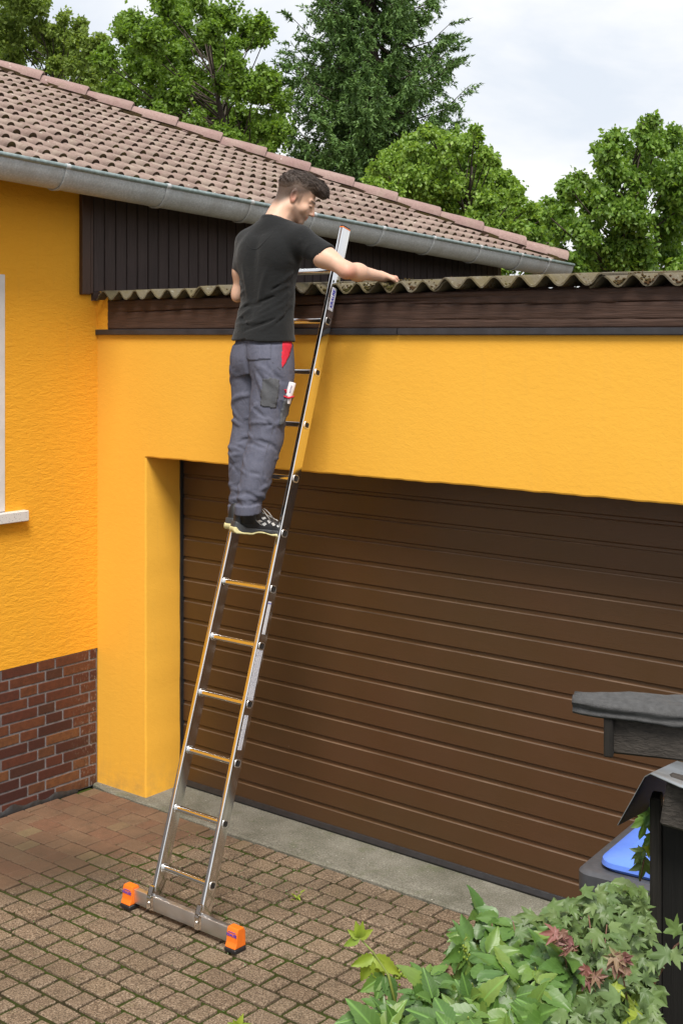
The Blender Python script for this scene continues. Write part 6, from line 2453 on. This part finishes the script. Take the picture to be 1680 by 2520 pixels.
G = 'trees behind the house'
broadleaf('oak_tree', 'broad oak with dark limbs showing through its crown above the roof', G, 560, 19.0,
          [(300, 55, 38), (350, 85, 50), (405, 45, 50), (455, 100, 55), (510, 35, 45), (560, 70, 46), (596, 55, 26), (385, 150, 55), (445, 190, 58), (520, 170, 52), (575, 205, 48), (612, 170, 30), (640, 225, 34), (310, 150, 50), (280, 205, 46), (345, 235, 48), (495, 255, 50), (560, 280, 45), (425, 275, 46), (250, 130, 34), (610, 285, 38), (330, 110, 40), (480, 60, 40), (395, 215, 45), (640, 290, 30), (530, 120, 40), (450, 320, 40), (520, 320, 40), (275, 265, 40), (365, 10, 40), (440, 0, 40), (590, 330, 40)],
          'oak', 0.064, M['oak_leaf'], 2500, 1.6, 0.25, 3, fill=1)
broadleaf('ash_tree', 'paler loose-crowned tree at the upper left corner', G, 120, 24.0,
          [(20, 60, 50), (75, 35, 42), (120, 80, 42), (60, 115, 46), (180, 95, 36), (150, 145, 42), (205, 150, 40), (190, 190, 40), (110, 175, 34), (230, 215, 40), (10, 130, 45), (40, 10, 40), (225, 95, 26), (150, 40, 22), (10, 170, 30), (240, 170, 36), (180, 60, 22), (130, 130, 36), (250, 250, 34), (30, -30, 60), (-40, 60, 60), (90, 0, 30)],
          'ash', 0.074, M['ash_leaf'], 1400, 1.6, 0.3, 5, fill=1)
broadleaf('linden_tree', 'round bright green drooping tree just beyond the middle of the roof', G, 1040, 14.5,
          [(985, 300, 22), (940, 335, 38), (1035, 320, 38), (1080, 335, 34), (905, 375, 42), (960, 390, 50), (1035, 390, 52), (1105, 385, 48), (1150, 425, 42), (865, 415, 32), (1000, 450, 52), (1085, 460, 54), (1165, 485, 44), (1060, 520, 46), (1205, 505, 36), (1130, 535, 46), (1200, 560, 40), (930, 430, 46), (1090, 300, 16), (840, 425, 20), (1185, 450, 28), (1000, 340, 36), (1250, 560, 36), (960, 320, 22), (1120, 355, 24), (1230, 490, 30), (1258, 505, 28), (1215, 475, 18), (1150, 600, 40), (1230, 610, 40), (1090, 610, 34), (1280, 620, 36)],
          'linden', 0.052, M['linden_leaf2'], 4300, 0.6, 0.95, 7, fill=1)
broadleaf('linden_tree', 'tall leafy drooping tree filling the right edge above the corrugated roof', G, 1480, 12.0,
          [(1480, 300, 34), (1420, 325, 38), (1535, 320, 42), (1400, 385, 46), (1465, 385, 54), (1550, 395, 56), (1305, 430, 32), (1370, 455, 50), (1450, 475, 60), (1540, 495, 60), (1290, 500, 44), (1350, 550, 54), (1440, 565, 62), (1540, 580, 60), (1250, 560, 40), (1600, 450, 70), (1265, 465, 18), (1330, 410, 22), (1205, 560, 30), (1480, 620, 60), (1380, 610, 50), (1290, 600, 44), (1600, 330, 50), (1570, 640, 60), (1390, 340, 24), (1500, 275, 18), (1230, 590, 30), (1225, 530, 22)],
          'linden', 0.050, M['linden_leaf'], 4600, 0.6, 0.95, 9, fill=1)

# spruce
rr = np.random.default_rng(13)
SD_ = 21.0
sb_ = np.array(at(848 * 1.0714, 900, SD_)); sb_[2] = 0
spr = empty('spruce_tree', tuple(sb_))
tag(spr, 'tall dark spruce with drooping branches in the middle background', 'tree', G)
tr = MB()
zt_ = float(at(0, -430 * 1.0714, SD_)[2])
tr.tube([sb_, sb_ + np.array([0.05, 0, zt_ * .5]), sb_ + np.array([0, 0, zt_])], [0.26, 0.17, 0.02], 10)
P_, D_ = [], []
pxm = FPX / SD_
z = float(at(0, 470 * 1.0714, SD_)[2])
while z < zt_ - 0.1:
    # half width of the crown at this height, from the outline
    ydisp = (CY - (z - EYE) * pxm) / 1.0714
    hw = np.interp(ydisp, [-430, 0, 100, 250, 330, 400, 470], [5, 165, 185, 235, 225, 215, 200]) * 1.0714 / pxm
    nb = rr.integers(5, 8)
    a0 = rr.uniform(0, 6.28)
    for k in range(nb):
        a = a0 + 6.283 * k / nb + rr.normal() * .22
        L = hw * rr.uniform(.70, 1.08)
        n = 9
        d = np.array([math.cos(a), math.sin(a), 0])
        t = np.linspace(0, 1, n)
        br = sb_ + np.array([0, 0, z]) + d * (L * t)[:, None] + np.array([0, 0, 1.0]) * ((-0.30 * L * np.sin(t * math.pi * .85) + 0.20 * L * t ** 2.5))[:, None]
        tr.tube(br[::2], [0.026, 0.02, 0.014, 0.009, 0.004], 5, cap=False)
        # hanging side twigs
        side = np.array([-d[1], d[0], 0])
        for i in range(int(14 + 26 * L)):
            u = rr.uniform(.18, 1.0)
            p = np.array([np.interp(u, t, br[:, q]) for q in range(3)])
            sl = rr.uniform(.14, .40) * (1.15 - .45 * u) * max(.6, min(1.2, L))
            td = side * rr.choice((-1, 1)) * rr.uniform(.2, .7) + d * rr.uniform(.2, .6) + np.array([0, 0, -rr.uniform(.35, 1.0)])
            if u > .9: td = d + np.array([0, 0, .25]) + side * rr.normal() * .3
            td /= np.linalg.norm(td)
            m = int(8 + 62 * sl)
            uu = rr.uniform(0, 1, m)
            P_.append(p + td * (uu * sl)[:, None] + rr.normal(size=(m, 3)) * .010)
            D_.append(np.tile(td, (m, 1)))
    z += rr.uniform(.14, .22)
P_ = np.concatenate(P_); D_ = np.concatenate(D_)
N = len(P_)
d = D_ * .8 + rr.normal(size=(N, 3)) * .75; d /= np.linalg.norm(d, axis=1)[:, None]
s = np.cross(d, rr.normal(size=(N, 3))); s /= np.linalg.norm(s, axis=1)[:, None]
L = rr.uniform(.05, .085, N)[:, None]
V = np.stack([P_ - s * .014, P_ + s * .014, P_ + d * L], 1).reshape(-1, 3)
F = np.arange(N * 3).reshape(-1, 3)
tri_mesh('crown', V, F, M['needle'], spr)
tr.build('trunk', M['bark'], spr, True, fix=False)
